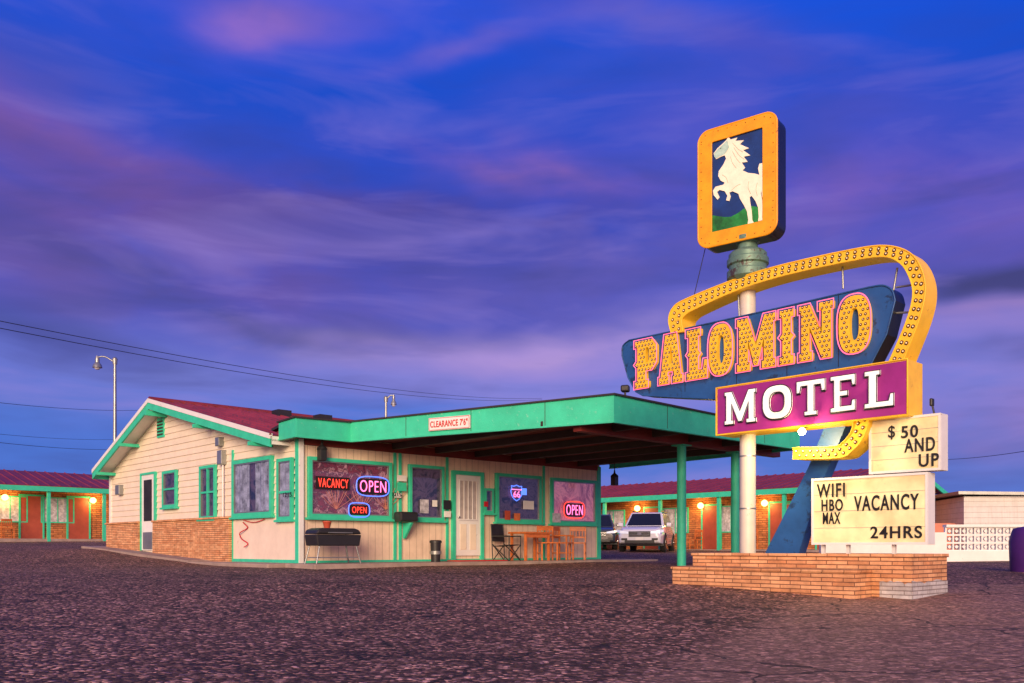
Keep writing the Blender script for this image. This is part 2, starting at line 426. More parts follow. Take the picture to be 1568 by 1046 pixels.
cR=[rp(erx,-.5),rp(erx,RL),rp(pk,RL),rp(pk,-.5)]; cL=[rp(elx,-.5),rp(elx,RL),rp(pk,RL),rp(pk,-.5)]
slab(cR,.06,MT['roofred'],B,'roof_slope'); slab(cL,.06,MT['roofred'],B,'roof_slope_back')
ribs(cR,32,MT['roofred'],B,'roof_ribs'); ribs(cL,32,MT['roofred'],B,'roof_ribs_back')
tube([rp((pk[0],pk[1]+.02),-.5),rp((pk[0],pk[1]+.02),RL)],.07,MT['roofred'],B,'ridge_cap')
def rakeb(a,b,lo,hi,v0,v1,m,nm): prism(GG,[(a[0],a[1]-lo),(b[0],b[1]-lo),(b[0],b[1]-hi),(a[0],a[1]-hi)],v0,v1,m,B,nm)
for a,b,n in ((elx,pk,'l'),(pk,erx,'r')):
    rakeb(a,b,.26,.08,-.515,-.47,MT['green'],'rake_board_'+n)
    rakeb(a,b,.08,-.035,-.535,-.45,MT['white'],'rake_trim_'+n)
    prism(GG,[(a[0],a[1]-.09),(b[0],b[1]-.09),(b[0],b[1]-.13),(a[0],a[1]-.13)],-.47,.0,MT['white'],B,'soffit_'+n)
for t in (.12,.55):
    for a,b in ((elx,pk),(erx,pk)):
        u=a[0]+(b[0]-a[0])*t; zz=a[1]+(b[1]-a[1])*t
        box(GG,u-.05,u+.05,-.6,0,zz-.36,zz-.27,MT['green'],B,'outlooker')
box(GG,pk[0]-.05,pk[0]+.05,-.6,0,pk[1]-.44,pk[1]-.3,MT['green'],B,'outlooker')
board((rp(elx,-.5).x,rp(elx,-.5).y),(rp(elx,RL).x,rp(elx,RL).y),zel-.25,zel-.02,.04,MT['green'],B,'eave_fascia_back')
board((rp(erx,-.5).x,rp(erx,-.5).y),(rp(erx,2).x,rp(erx,2).y),zer-.2,zer-.02,.04,MT['white'],B,'eave_fascia')
for px in (385,432):
    p=GG.w(pk[0]+.6,3.2 if px<400 else 4.6); box(Frame((p.x,p.y),d1),-.22,.22,-.2,.2,pk[1]-.3,pk[1]+.02,MT['black'],B,'roof_vent')
r=rect(GG,243,640,253,670); box(GG,r[0],r[1],-.05,0,r[2],r[3],MT['green'],B,'gable_vent')
boxes(GG,[(r[0]+.04,r[1]-.04,-.07,-.05,r[2]+.06+i*.09,r[2]+.1+i*.09) for i in range(int((r[3]-r[2])/.09)-1)],MT['beam'],B,'gable_vent_louvres')
zbt=GG.uv(300,797)[1]
ud0,ud1=GG.uv(219)[0],GG.uv(240.5)[0]; ubr=GG.uv(358)[0]
for a,b,n in ((wallL-.05,ud0,'a'),(ud1,ubr,'b')):
    box(GG,a,b,-.13,.0,.0,zbt,MT['brick'],B,'brick_wainscot_'+n)
    box(GG,a-.02,b+.02,-.17,.0,zbt,zbt+.05,MT['brick'],B,'brick_cap_'+n,.01)
box(GG,wallL-.03,wallL+.1,-.05,.0,zbt+.05,rake(wallL)-.14,MT['white'],B,'corner_board_l')
box(GG,-.10,.03,-.045,.1,.2,zc,MT['green'],B,'corner_board_r')
box(FF,-.03,.08,-.06,.1,.2,zc,MT['white'],B,'corner_board_f')
box(GG,ubr-.02,ubr+.05,-.05,0,.3,zc,MT['green'],B,'corner_board_m')
box(GG,ubr+.05,-.10,-.035,0,.1,GG.uv(400,795)[1],MT['panel'],B,'bay_panel')
box(GG,ubr+.05,-.10,-.05,-.036,.45,.52,MT['green'],B,'bay_base_trim')

def window(fr,x0,y0,x1,y1,back,parent=B,mull=0,rail=None,curt=None,fm='green',fw=.07,name='window'):
    u0,u1,z0,z1=rect(fr,x0,y0,x1,y1)
    box(fr,u0,u1,-.03,-.004,z0,z1,MT[back],parent,name+'_interior')
    boxes(fr,[(u0,u0+fw,-.1,0,z0,z1),(u1-fw,u1,-.1,0,z0,z1),(u0+fw,u1-fw,-.1,0,z1-fw,z1),(u0+fw,u1-fw,-.1,0,z0,z0+fw)],MT[fm],parent,name+'_frame')
    k=fw*.35
    boxes(fr,[(u0+fw,u0+fw+k,-.085,-.032,z0+fw,z1-fw),(u1-fw-k,u1-fw,-.085,-.032,z0+fw,z1-fw),(u0+fw+k,u1-fw-k,-.085,-.032,z1-fw-k,z1-fw),(u0+fw+k,u1-fw-k,-.085,-.032,z0+fw,z0+fw+k)],MT['steel'],parent,name+'_sash')
    box(fr,u0-.05,u1+.05,-.14,0,z0-.05,z0-.001,MT[fm],parent,name+'_sill')
    ls=[]
    for i in range(mull): 
        c=u0+(u1-u0)*(i+1)/(mull+1); ls.append((c-.025,c+.025,-.09,-.032,z0+fw,z1-fw))
    if rail: 
        c=z0+(z1-z0)*rail; ls.append((u0+fw,u1-fw,-.084,-.031,c-.025,c+.025))
    if ls: boxes(fr,ls,MT[fm],parent,name+'_mullions')
    if curt:
        V=[];Fs=[];n=70
        for (a,b) in ((u0+fw,u0+fw+(u1-u0)*.38),(u1-fw-(u1-u0)*.38,u1-fw)):
            k=len(V)
            for i in range(n+1):
                t=i/n; u=a+(b-a)*t; v=-.048+.014*math.sin(t*46+math.sin(t*9)*2)
                V+=[(u,v,z0+fw),(u,v,z1-fw)]
            for i in range(n): Fs.append((k+2*i,k+2*i+2,k+2*i+3,k+2*i+1))
        mesh_ob(name+'_curtain',V,Fs,fr,parent,MT[curt],True)
    mesh_ob(name+'_glass',[(u0+fw,-.07,z0+fw),(u1-fw,-.07,z0+fw),(u1-fw,-.07,z1-fw),(u0+fw,-.07,z1-fw)],[(0,1,2,3)],fr,parent,MT['glass'])
    return u0,u1,z0,z1
window(GG,253,721,274,777,'wB',rail=.5)
window(GG,310,713,334,795,'wB',mull=1,rail=.5)
window(GG,360,702,421,791,'wB',curt='bluecurtain',fw=.09)
window(GG,429,702,452,796,'wB',rail=.45,curt='bluecurtain')
u0,u1,z0,z1=rect(GG,220,727,240,843)
box(GG,u0,u1,-.06,0,z0,z1,MT['white'],B,'side_door',.01)
box(GG,u0+.2,u1-.2,-.075,-.06,z0+.85,z1-.15,MT['dark'],B,'side_door_glass')
boxes(GG,[(u0-.06,u0,-.09,0,z0,z1+.06),(u1,u1+.06,-.09,0,z0,z1+.06),(u0,u1,-.09,0,z1,z1+.06)],MT['green'],B,'side_door_frame')
r=rect(GG,221,815,239,841); box(GG,r[0]+.1,r[1]-.1,-.08,-.06,r[2],r[3],MT['steel'],B,'side_door_kickplate')
for x0,y0,x1,y1 in ((341,690,348,712),(184,743,190,758),(338,670,344,684)):
    r=rect(GG,x0,y0,x1,y1); box(GG,r[0],r[1],-.16,0,r[2],r[3],MT['steel'],B,'meter_box',.02)
u,zt=GG.uv(346,712); tube([GG.w(u,-.08,zt),GG.w(u,-.08,.6)],.02,MT['white'],B,'conduit')
hp=[]
for i in range(40):
    t=i/39; u,zz=GG.uv(377+6*math.sin(t*9),800+38*t); hp.append(GG.w(u,-.08-.02*math.sin(t*20),zz))
tube(hp,.012,MT['redink'],B,'garden_hose')
hp=[GG.w(GG.uv(377+32*i/20)[0],-.07,GG.uv(390,796+4*math.sin(i/20*math.pi))[1]) for i in range(21)]
tube(hp,.010,MT['redink'],B,'hose_top')
fr_end=FF.uv(918)[0]
box(FF,0.0,fr_end,0,.25,.2,zc+.1,MT['groove'],B,'front_wall')
box(FF,.3,fr_end-.05,.25,1.6,.2,zc+.1,MT['siding'],B,'front_wall_core')
box(FF,fr_end-.12,fr_end+.03,-.03,.2,.3,zc,MT['green'],B,'end_trim')
box(FF,.12,fr_end-.12,-.03,0,.40,.50,MT['green'],B,'base_trim')
box(FF,.12,fr_end-.12,-.04,0,zc-.12,zc+.08,MT['ceil'],B,'wall_top_trim')
for px in (604,612,684,832,): 
    u=FF.uv(px)[0]; box(FF,u-.035,u+.035,-.035,0,.5,zc-.12,MT['green'],B,'wall_batten')
window(FF,470,704,597,794,'wA',fw=.08)
window(FF,624,713,677,797,'wB')
window(FF,757,727,826,800,'wB',fw=.08)
window(FF,841,734,911,803,'wD',fw=.08)
window(FF,739,748,753,786,'wB',fm='green',fw=.06)
# string of dried tree decoration in the big window
for k in range(3):
    bx=515+k*38; pts=[]
    base=FF.uv(bx,790,-.05)
    for j in range(9):
        a=-1.1+2.2*j/8+random.uniform(-.1,.1); Lb=random.uniform(.35,.75)
        pts=[(base[0]+math.sin(a)*Lb*t_,base[1]+.15+math.cos(a)*Lb*t_*1.1+.1*t_*t_) for t_ in (0,.35,.7,1)]
        tube([FF.w(u_,-.05,z_) for u_,z_ in pts],.006,MT['pinkwall'],B,'display_branch',res=1)
u0,u1,z0,z1=rect(FF,695,728,734,851)
box(FF,u0,u1,-.05,0,z0,z1,MT['white'],B,'front_door',.01)
boxes(FF,[(u0-.1,u0,-.08,0,.45,z1+.1),(u1,u1+.1,-.08,0,.45,z1+.1),(u0,u1,-.08,0,z1,z1+.1)],MT['green'],B,'front_door_frame')
zm=z0+(z1-z0)*.45
box(FF,u0+.14,u1-.14,-.056,-.05,zm,z1-.14,MT['doorglass'],B,'front_door_glass')
boxes(FF,[(u0+.14+(u1-u0-.28)*i/4-.01,u0+.14+(u1-u0-.28)*i/4+.01,-.075,-.056,zm,z1-.14) for i in range(5)]+[(u0+.12,u1-.12,-.078,-.058,zm-.02,zm+.01),(u0+.12,u1-.12,-.078,-.058,z1-.15,z1-.12)],MT['white'],B,'front_door_bars')
boxes(FF,[(u0+.16,(u0+u1)/2-.06,-.06,-.05,z0+.15,zm-.12),((u0+u1)/2+.06,u1-.16,-.06,-.05,z0+.15,zm-.12)],MT['siding'],B,'front_door_panels',.008)
balls(FF,[(u0+.09,-.09,z0+.98)],.035,MT['chrome'],B,'door_knob',2)
box(FF,u0-.3,u1+.5,-.6,-.1,.45,.475,MT['redink'],B,'door_mat')
for x0,y0,x1,y1,m in ((608,728,622,737,'white'),(608,739,622,752,'green'),(604,755,614,762,'white'),(643,765,656,786,'curtain'),(662,766,669,776,'white'),(801,767,817,780,'white'),(679,766,690,780,'black'),(680,783,690,792,'white'),(798,748,806,758,'nblue'),(741,768,747,776,'redink'),(773,782,781,796,'terracotta'),(787,786,796,797,'wood'),(846,786,858,800,'curtain')):
    r=rect(FF,x0,y0,x1,y1,-.1); box(FF,r[0],r[1],-.115,-.1,r[2],r[3],MT[m],B,'notice')
r=rect(GG,434,754,447,761,-.12); text(GG,'1215',r,-.13,MT['ink'],B,'house_number')
r=rect(FF,601,754,614,760,-.13); text(FF,'1215',r,-.13,MT['ink'],B,'house_number')
def lantern(p,parent):
    box(Frame((p.x,p.y),d1),-.08,.08,-.08,.08,p.z-.25,p.z,MT['black'],parent,'lantern_body',.01)
    lathe((p.x,p.y),[(.12,p.z),(.10,p.z+.04),(.03,p.z+.1),(.015,p.z+.2)],MT['black'],parent,'lantern_cap',12)
u,zz=FF.uv(493,688,-.2); lantern(FF.w(u,-.2,zz),B)
mb=group('mailbox',tuple(FF.w(FF.uv(621)[0],-.25,1.3)))
r=rect(FF,608,784,635,799,-.25); box(FF,r[0],r[1],-.4,-.1,r[2],r[3],MT['black'],mb,'box',.04)
u=FF.uv(616)[0]; prism(Frame(tuple(FF.w(u,-.06))[:2],(FF.v[0]*-1,FF.v[1]*-1)),[(0,r[2]-.02),(.35,r[2]-.02),(.05,r[2]-.4),(0,r[2]-.4)],-.03,.03,MT['green'],mb,'bracket')

def neon(name,s,x0,y0,x1,y1,m,w=.012,fr=FF,border=None,rot=0,fill=False):
    g=group(name,tuple(fr.w(fr.uv((x0+x1)/2)[0],-.12,1.8)))
    r=rect(fr,x0,y0,x1,y1,-.12)
    if fill: text(fr,s,r,-.13,MT[m],g,'tube_letters',depth=.012,bold=-.008,space=1.15)
    else: text(fr,s,r,-.13,MT[m],g,'tube_letters',tubew=w,space=1.1)
    box(fr,r[0]-.05,r[1]+.05,-.112,-.106,r[2]-.04,r[3]+.04,MT['ink'],g,'backing')
    if border:
        a=.09; lp=[];cu=(r[0]+r[1])/2;cz=(r[2]+r[3])/2;ru=(r[1]-r[0])/2+a;rz=(r[3]-r[2])/2+a
        for i in range(40):
            t=2*math.pi*i/40; c,s_=math.cos(t),math.sin(t)
            lp.append((cu+ru*math.copysign(abs(c)**.6,c),cz+rz*math.copysign(abs(s_)**.6,s_)))
        curve2d(fr,[lp],-.12,0,MT[border],g,'tube_border',tube=.013)
    return g
neon('neon_vacancy_sign','VACANCY',487,733,533,747,'nred',fill=True)
neon('neon_open_sign','OPEN',551,736,591,754,'nhot',border='nblue',fill=True)
neon('neon_open_sign.001','OPEN',539,776,561,786,'nred',border='nblue',fill=True)
neon('neon_open_sign.002','OPEN',867,773,892,789,'nhot',border='nred',fill=True)
g=group('neon_route_sign',tuple(FF.w(FF.uv(790)[0],-.12,1.9)))
r=rect(FF,783,743,799,767,-.12); cu=(r[0]+r[1])/2
hw=(r[1]-r[0])/2; H=r[3]-r[2]
sh=[(0,0),(.45,.12),(.85,.35),(1,.6),(.85,.8),(.9,.95),(.5,.92),(0,1),(-.5,.92),(-.9,.95),(-.85,.8),(-1,.6),(-.85,.35),(-.45,.12)]
curve2d(FF,[[(cu+a*hw*1.1,r[2]+b*H) for a,b in sh]],-.12,0,MT['nblue'],g,'shield',tube=.014)
tube([FF.w(cu-hw*.9,-.12,r[2]+H*.72),FF.w(cu+hw*.9,-.12,r[2]+H*.72)],.012,MT['nhot'],g,'bar')
text(FF,'66',(cu-hw*.62,cu+hw*.62,r[2]+H*.22,r[2]+H*.62),-.13,MT['nhot'],g,'digits')

# ---------------------------------------------------------------- canopy
P0=(-4.62,19.0); P1=(-3.61,19.92); P2=(156/F*16.8,16.8)
t=6.9; P3=(P2[0]+d1[0]*t,P2[1]+d1[1]*t)
e=FF.w(fr_end+.5,.0); P4=(e.x,e.y)
K0=GG.w(er[0],-.3); K0=(K0.x,K0.y)
back=[FF.w(fr_end+.5,1.6),FF.w(0,1.4)]
poly=[K0,P0,P1,P2,P3,P4]+[(q.x,q.y) for q in back]
def offs(poly,d):
    s=1 if area(poly)>0 else -1; n=len(poly); L=[]
    for i in range(n):
        a=poly[i];b=poly[(i+1)%n]; dx,dy=b[0]-a[0],b[1]-a[1]; l=math.hypot(dx,dy)
        nx,ny=-dy/l*s,dx/l*s; L.append((a[0]+nx*d,a[1]+ny*d,dx/l,dy/l))
    o=[]
    for i in range(n):
        x1,y1,a1,b1=L[i-1];x2,y2,a2,b2=L[i]; den=a1*b2-b1*a2
        if abs(den)<1e-4: o.append((x2,y2)); continue
        t=((x2-x1)*b2-(y2-y1)*a2)/den; o.append((x1+a1*t,y1+b1*t))
    return o
def flat(poly,z0,z1,m,name):
    n=len(poly); V=[(x,y,z0) for x,y in poly]+[(x,y,z1) for x,y in poly]
    mesh_ob(name,V,[tuple(range(n-1,-1,-1)),tuple(range(n,2*n))]+[(i,(i+1)%n,(i+1)%n+n,i+n) for i in range(n)],None,B,m)
pin_=offs(poly,.06)
flat(pin_,zc+.1,zc+.22,MT['ceil'],'canopy_ceiling')
flat(pin_,zc+.3,zc+.36,MT['tar'],'canopy_roof_deck')
segs=[(K0,P0,0,.36,0,.38),(P0,P1,0,.38,0,.40),(P1,P2,0,.41,0,.49),(P2,P3,0,.49,0,.40),(P3,P4,0,.4,0,.4)]
for i,(a,b,z0,z1,z2,z3) in enumerate(segs):
    board(a,b,zc+z0,zc+z1,.05,MT['greenpeel'],B,'canopy_fascia_%d'%i,zc+z2,zc+z3)
    fr=Frame(a,(b[0]-a[0],b[1]-a[1])); L=math.hypot(b[0]-a[0],b[1]-a[1])
    prism(fr,[(-.03,zc+z1+.001),(L+.03,zc+z3+.001),(L+.03,zc+z3+.035),(-.03,zc+z1+.035)],-.04,.2,MT['tar'],B,'canopy_drip_edge_%d'%i)
    prism(fr,[(0,zc+z0+.0),(L,zc+z2),(L,zc+z2-.03),(0,zc+z0-.03)],-.02,.07,MT['green'],B,'canopy_lower_trim_%d'%i)
    if L>3:
        for tt in (.24,.5,.77): 
            box(fr,L*tt-.006,L*tt+.006,-.004,.0,zc+.01,zc+z1-.01+(z3-z1)*tt,MT['beam'],B,'fascia_joint')
def beam(a,b,z0,z1,w,m,n='ceiling_beam'):
    fr=Frame(a,(b[0]-a[0],b[1]-a[1])); L=math.hypot(b[0]-a[0],b[1]-a[1]); box(fr,0,L,-w/2,w/2,z0,z1,m,B,n)
def W(fr,u,v): q=fr.w(u,v); return (q.x,q.y)
def inside(x,y):
    c=False;n=len(poly)
    for i in range(n):
        x1,y1=poly[i];x2,y2=poly[(i+1)%n]
        if (y1>y)!=(y2>y) and x<(x2-x1)*(y-y1)/(y2-y1)+x1: c=not c
    return c
for u in (2.5,3.8,5.1,6.4,7.7,9.0):
    v=-.1
    while inside(*W(FF,u,v-.1)): v-=.1
    beam(W(FF,u,-.05),W(FF,u,v+.1),zc-.05,zc+.1,.10,MT['beam'])
post1=(3.75,19.7); post2=(5.3,21.15)
bd=Frame(post1,d1)
box(bd,-3.4,4.0,-.1,.1,zc-.12,zc+.1,MT['ceil'],B,'canopy_girder')
for i,p in enumerate((post1,post2)):
    lathe(p,[(.1,gz(*p)-.1),(.1,zc-.12)],MT['green'],B,'canopy_post_%d'%i,20)
    box(Frame(p,d1),-.16,.16,-.16,.16,zc-.145,zc-.12,MT['green'],B,'post_cap_%d'%i)
FC=Frame(P1,(P2[0]-P1[0],P2[1]-P1[1]))
cs=group('clearance_sign',tuple(FC.w(1,0,zc+.2)))
r=rect(FC,657,638,720,658,-.03); box(FC,r[0],r[1],-.05,-.006,r[2],r[3],MT['white'],cs,'plate',.005)
boxes(FC,[(r[0]+.01,r[1]-.01,-.053,-.05,r[2]+.01,r[2]+.02),(r[0]+.01,r[1]-.01,-.053,-.05,r[3]-.02,r[3]-.01),(r[0]+.01,r[0]+.02,-.053,-.05,r[2]+.02,r[3]-.02),(r[1]-.02,r[1]-.01,-.053,-.05,r[2]+.02,r[3]-.02)],MT['redink'],cs,'border')
text(FC,"CLEARANCE 7'6\"",(r[0]+.05,r[1]-.05,r[2]+.07,r[3]-.07),-.056,MT['redink'],cs,'lettering',bold=.012,space=1.08)
fx=group('floodlight_fixture',(P2[0],P2[1],zc+.5))
p=Vector((P2[0]+.25,P2[1]+.3,zc+.45)); tube([p,p+Vector((0,0,.2))],.02,MT['black'],fx,'stem'); box(Frame((p.x,p.y),(.9,-.3)),-.08,.08,-.07,.1,p.z+.15,p.z+.28,MT['black'],fx,'head',.03)
sw=group('office_walkway',tuple(FF.w(4,-.8,.4)))
box(FF,-.35,fr_end+1.2,-1.25,-.0,.1,.45,MT['conc'],sw,'slab',.02)
box(GG,-4.2,-.0,-.75,-.03,.1,.445,MT['conc'],sw,'side_slab',.02)
slab([GG.w(-12.2,-.7,.84),GG.w(-4.2,-.7,.47),GG.w(-4.2,-.02,.47),GG.w(-12.2,-.02,.84)],.4,MT['conc'],sw,'sloped_slab')
hl=group('hanging_lantern',(2.9,25,2.4))
q=FF.w(FF.uv(941,730,-.9)[0],-.9,FF.uv(941,730,-.9)[1]); lantern(q,hl); tube([q+Vector((0,0,.15)),Vector((q.x,q.y,zc+.1))],.012,MT['black'],hl,'chain')

# ================================================================= FURNITURE
zs=.45
p=FF.w(FF.uv(510,838,-.75)[0],-.75,zs); g=group('barbecue_grill',tuple(p)); fr=Frame((p.x,p.y),d1)
prism(fr,[(-.52,zs+.38),(.52,zs+.38),(.56,zs+.62),(-.56,zs+.62)],-.25,.25,MT['black'],g,'firebox',bw=.02)
prism(fr,[(-.56,zs+.63),(.56,zs+.63),(.52,zs+.72),(.4,zs+.76),(-.4,zs+.76),(-.52,zs+.72)],-.26,.26,MT['black'],g,'lid',bw=.03)
for a in (-.5,.5):
    for b in (-.2,.2): tube([fr.w(a*.9,b,zs+.4),fr.w(a*1.1,b*1.2,zs)],.016,MT['steel'],g,'leg')
tube([fr.w(-.3,-.3,zs+.66),fr.w(.3,-.3,zs+.66)],.014,MT['steel'],g,'handle')
boxes(fr,[(-.5,.5,-.2,.2,zs+.12,zs+.14)],MT['steel'],g,'shelf')
p=fr.w(-.15,0,zs+.76); g=group('flower_pot',tuple(p)); lathe((p.x,p.y),[(.06,p.z),(.09,p.z+.12),(.1,p.z+.13),(.1,p.z+.15)],MT['terracotta'],g,'pot',16)
p=FF.w(FF.uv(667,850,-.7)[0],-.7,zs); g=group('trash_can',tuple(p))
lathe((p.x,p.y),[(.11,zs),(.13,zs+.45),(.145,zs+.45),(.145,zs+.5),(.12,zs+.52)],MT['black'],g,'can',20)
lathe((p.x,p.y),[(.137,zs+.18),(.14,zs+.26)],MT['steel'],g,'band',20)
def chair(name,p,ang,m,seat=.45,w=.46,arms=False,h=.92):
    g=group(name,tuple(p)); fr=Frame((p.x,p.y),(math.cos(ang),math.sin(ang))); z=p.z; k=w/2
    L=[]
    for a in (-k,k-.04):
        L.append((a,a+.04,-k,-k+.04,z,z+seat)); L.append((a,a+.04,k-.04,k,z,z+h))
        L.append((a+.005,a+.035,-k+.04,k-.04,z+.18,z+.21))
        if arms: L.append((a-.01,a+.05,-k,k-.04,z+seat+.2,z+seat+.235)); L.append((a,a+.04,-k,-k+.04,z+seat,z+seat+.2))
    L.append((-k,k,-k-.02,k-.04,z+seat,z+seat+.035))
    L.append((-k+.04,k-.04,k-.035,k-.01,z+h-.12,z+h)); L.append((-k+.04,k-.04,k-.035,k-.01,z+seat+.15,z+seat+.2))
    for i in range(4):
        a=-k+.08+i*(w-.2)/3; L.append((a,a+.03,k-.03,k-.012,z+seat+.2,z+h-.12))
    boxes(fr,L,m,g,'frame',.006); return g
def at(px,off): return FF.w(FF.uv(px,850,off)[0],off,zs)
a1=math.atan2(d1[1],d1[0])
p=at(776,-.55); g=group('folding_camp_chair',tuple(p)); fr=Frame((p.x,p.y),(math.cos(a1+.2),math.sin(a1+.2)))
k=.26
for s_ in (-1,1):
    tube([fr.w(-k,s_*k,zs),fr.w(k,s_*k,zs+.42)],.014,MT['black'],g,'leg'); tube([fr.w(k,s_*k,zs),fr.w(-k,s_*k,zs+.42)],.014,MT['black'],g,'leg')
    tube([fr.w(s_*k,-k,zs),fr.w(s_*k,k,zs+.42)],.014,MT['black'],g,'leg'); tube([fr.w(s_*k,k,zs+.05),fr.w(s_*k,k+.05,zs+.95)],.014,MT['black'],g,'back_post')
    box(fr,s_*k-.03,s_*k+.03,-k,k,zs+.62,zs+.65,MT['black'],g,'arm'); tube([fr.w(s_*k,-k,zs+.05),fr.w(s_*k,-k,zs+.62)],.014,MT['black'],g,'front_post')
slab([fr.w(-k,-k,zs+.42),fr.w(k,-k,zs+.42),fr.w(k,k,zs+.38),fr.w(-k,k,zs+.38)],.015,MT['dark'],g,'seat')
slab([fr.w(-k,k,zs+.5),fr.w(k,k,zs+.5),fr.w(k,k+.06,zs+.95),fr.w(-k,k+.06,zs+.95)],.015,MT['dark'],g,'back')
p=at(812,-.7); g=group('wooden_table',tuple(p)); fr=Frame((p.x,p.y),d1)
box(fr,-.5,.5,-.33,.33,zs+.7,zs+.75,MT['wood'],g,'top',.01)
boxes(fr,[(a,a+.06,b,b+.06,zs,zs+.7) for a in (-.45,.39) for b in (-.29,.23)]+[(-.39,.39,-.28,-.25,zs+.6,zs+.7)],MT['wood'],g,'legs',.005)
chair('wooden_chair',at(838,-.85),a1-.5,MT['wood'])
chair('wooden_chair.001',at(862,-.6),a1+.3,MT['wood'],arms=True)
chair('wooden_chair.002',at(884,-.7),a1-.9,MT['wood'])

# ================================================================= WINGS
def wing(name,p0,d,L,depth,ze,zr,lamps,doors,posts,gz0):
    fr=Frame(p0,d); g=group(name,(p0[0],p0[1],1))
    zb=gz0; wv=1.5
    box(fr,0,L,wv,wv+depth,zb-.5,ze+.1,MT['brickfar'],g,'brick_wall')
    box(fr,0,L,0,wv,zb-.5,zb+.12,MT['conc'],g,'walkway')
    c=[fr.w(-.4,-.1,ze+.16),fr.w(L+.4,-.1,ze+.16),fr.w(L+.4,depth/2+wv,zr),fr.w(-.4,depth/2+wv,zr)]
    slab(c,.06,MT['roofred'],g,'roof'); ribs(c,int(L/.45),MT['roofred'],g,'roof_ribs')
    c2=[fr.w(-.4,depth+wv+.9,ze+.1),fr.w(L+.4,depth+wv+.9,ze+.1),c[2],c[3]]
    slab(c2,.06,MT['roofred'],g,'roof_back')
    box(fr,-.4,L+.4,-.12,-.07,ze-.1,ze+.13,MT['green'],g,'eave_fascia')
    box(fr,-.4,L+.4,-.05,wv,ze+.0,ze+.04,MT['ceil'],g,'porch_soffit')
    for e_ in (-.05,L+.0):
        prism(Frame(tuple(fr.w(e_,0))[:2],fr.v),[(0,ze+.1),(depth+wv+.7,ze+.1),(depth/2+wv,zr-.08)],-.05,.05,MT['pinkwall'],g,'gable_end')
        for a,b in (((-.1,ze+.16),(depth/2+wv,zr)),((depth/2+wv,zr),(depth+wv+.9,ze+.1))):
            prism(Frame(tuple(fr.w(-.4 if e_<0 else L+.4,0))[:2],fr.v),[(a[0],a[1]),(b[0],b[1]),(b[0],b[1]-.2),(a[0],a[1]-.2)],-.03,.03,MT['green'],g,'rake_board')
    for u in posts: box(fr,u-.07,u+.07,-.02,.12,zb-.3,ze,MT['green'],g,'porch_post')
    for u,k in doors:
        if k=='d':
            box(fr,u-.48,u+.48,wv-.05,wv,zb+.12,zb+2.17,MT['doorred'],g,'room_door')
            boxes(fr,[(u-.56,u-.48,wv-.07,wv,zb+.12,zb+2.25),(u+.48,u+.56,wv-.07,wv,zb+.12,zb+2.25),(u-.48,u+.48,wv-.07,wv,zb+2.17,zb+2.25)],MT['green'],g,'room_door_frame')
        else:
            box(fr,u-.7,u+.7,wv-.03,wv,zb+.95,zb+2.1,MT['curtain'],g,'room_window')
            boxes(fr,[(u-.76,u-.7,wv-.06,wv,zb+.9,zb+2.15),(u+.7,u+.76,wv-.06,wv,zb+.9,zb+2.15),(u-.7,u+.7,wv-.06,wv,zb+2.1,zb+2.15),(u-.7,u+.7,wv-.06,wv,zb+.9,zb+.95),(u-.02,u+.02,wv-.05,wv-.03,zb+.95,zb+2.1)],MT['green'],g,'room_window_frame')
    for u in lamps:
        q=fr.w(u,wv-.16,ze-.38)
        balls(None,[tuple(q)],.15,MT['lamp'],g,'wall_lamp_globe',2)
        plamp(fr.w(u,wv-.5,ze-.42),55,(1,.6,.15),.12,g)
    return fr,g
far=(9.27-.684*22,40+.729*22)
wv=Frame(far,(-d2[0],-d2[1]))
def wu(fr,px,off=0): return fr.uv(px,0,off)[0]
wing('motel_room_wing',far,(-d2[0],-d2[1]),28.6,5.2,CZ+2.35,CZ+3.45,
     [wu(wv,x,1.3) for x in (975,1072,1170)],
     [(wu(wv,940,1.5),'w'),(wu(wv,1000,1.5),'d'),(wu(wv,1035,1.5),'w'),(wu(wv,1090,1.5),'d'),(wu(wv,1120,1.5),'w'),(wu(wv,1195,1.5),'d'),(wu(wv,1225,1.5),'w'),(wu(wv,1268,1.5),'d')],
     [wu(wv,x) for x in (925,1010,1100,1200,1292)],CZ-.22)
wl0=(-21.7-.729*10,42-.684*10)
wl=Frame(wl0,d1)
wing('motel_room_wing.001',wl0,d1,24,5.2,CZ+2.72,CZ+3.85,[wu(wl,x,1.3) for x in (8,143)],
     [(wu(wl,48,1.5),'d'),(wu(wl,120,1.5),'d'),(wu(wl,88,1.5),'w'),(wu(wl,15,1.5),'w')],[wu(wl,75),wu(wl,160),wu(wl,-15)],CZ+.28)
for k,(px,f_) in enumerate(((1066,wv),(1150,wv))):
    q=f_.w(f_.uv(px,0,.7)[0],.7,CZ-.1); chair('wooden_chair.%03d'%(3+k),q,math.atan2(f_.u[1],f_.u[0]),MT['wood'])
q=wl.w(wl.uv(12,0,.7)[0],.7,CZ+.4); chair('wooden_chair.005',q,a1,MT['wood'])

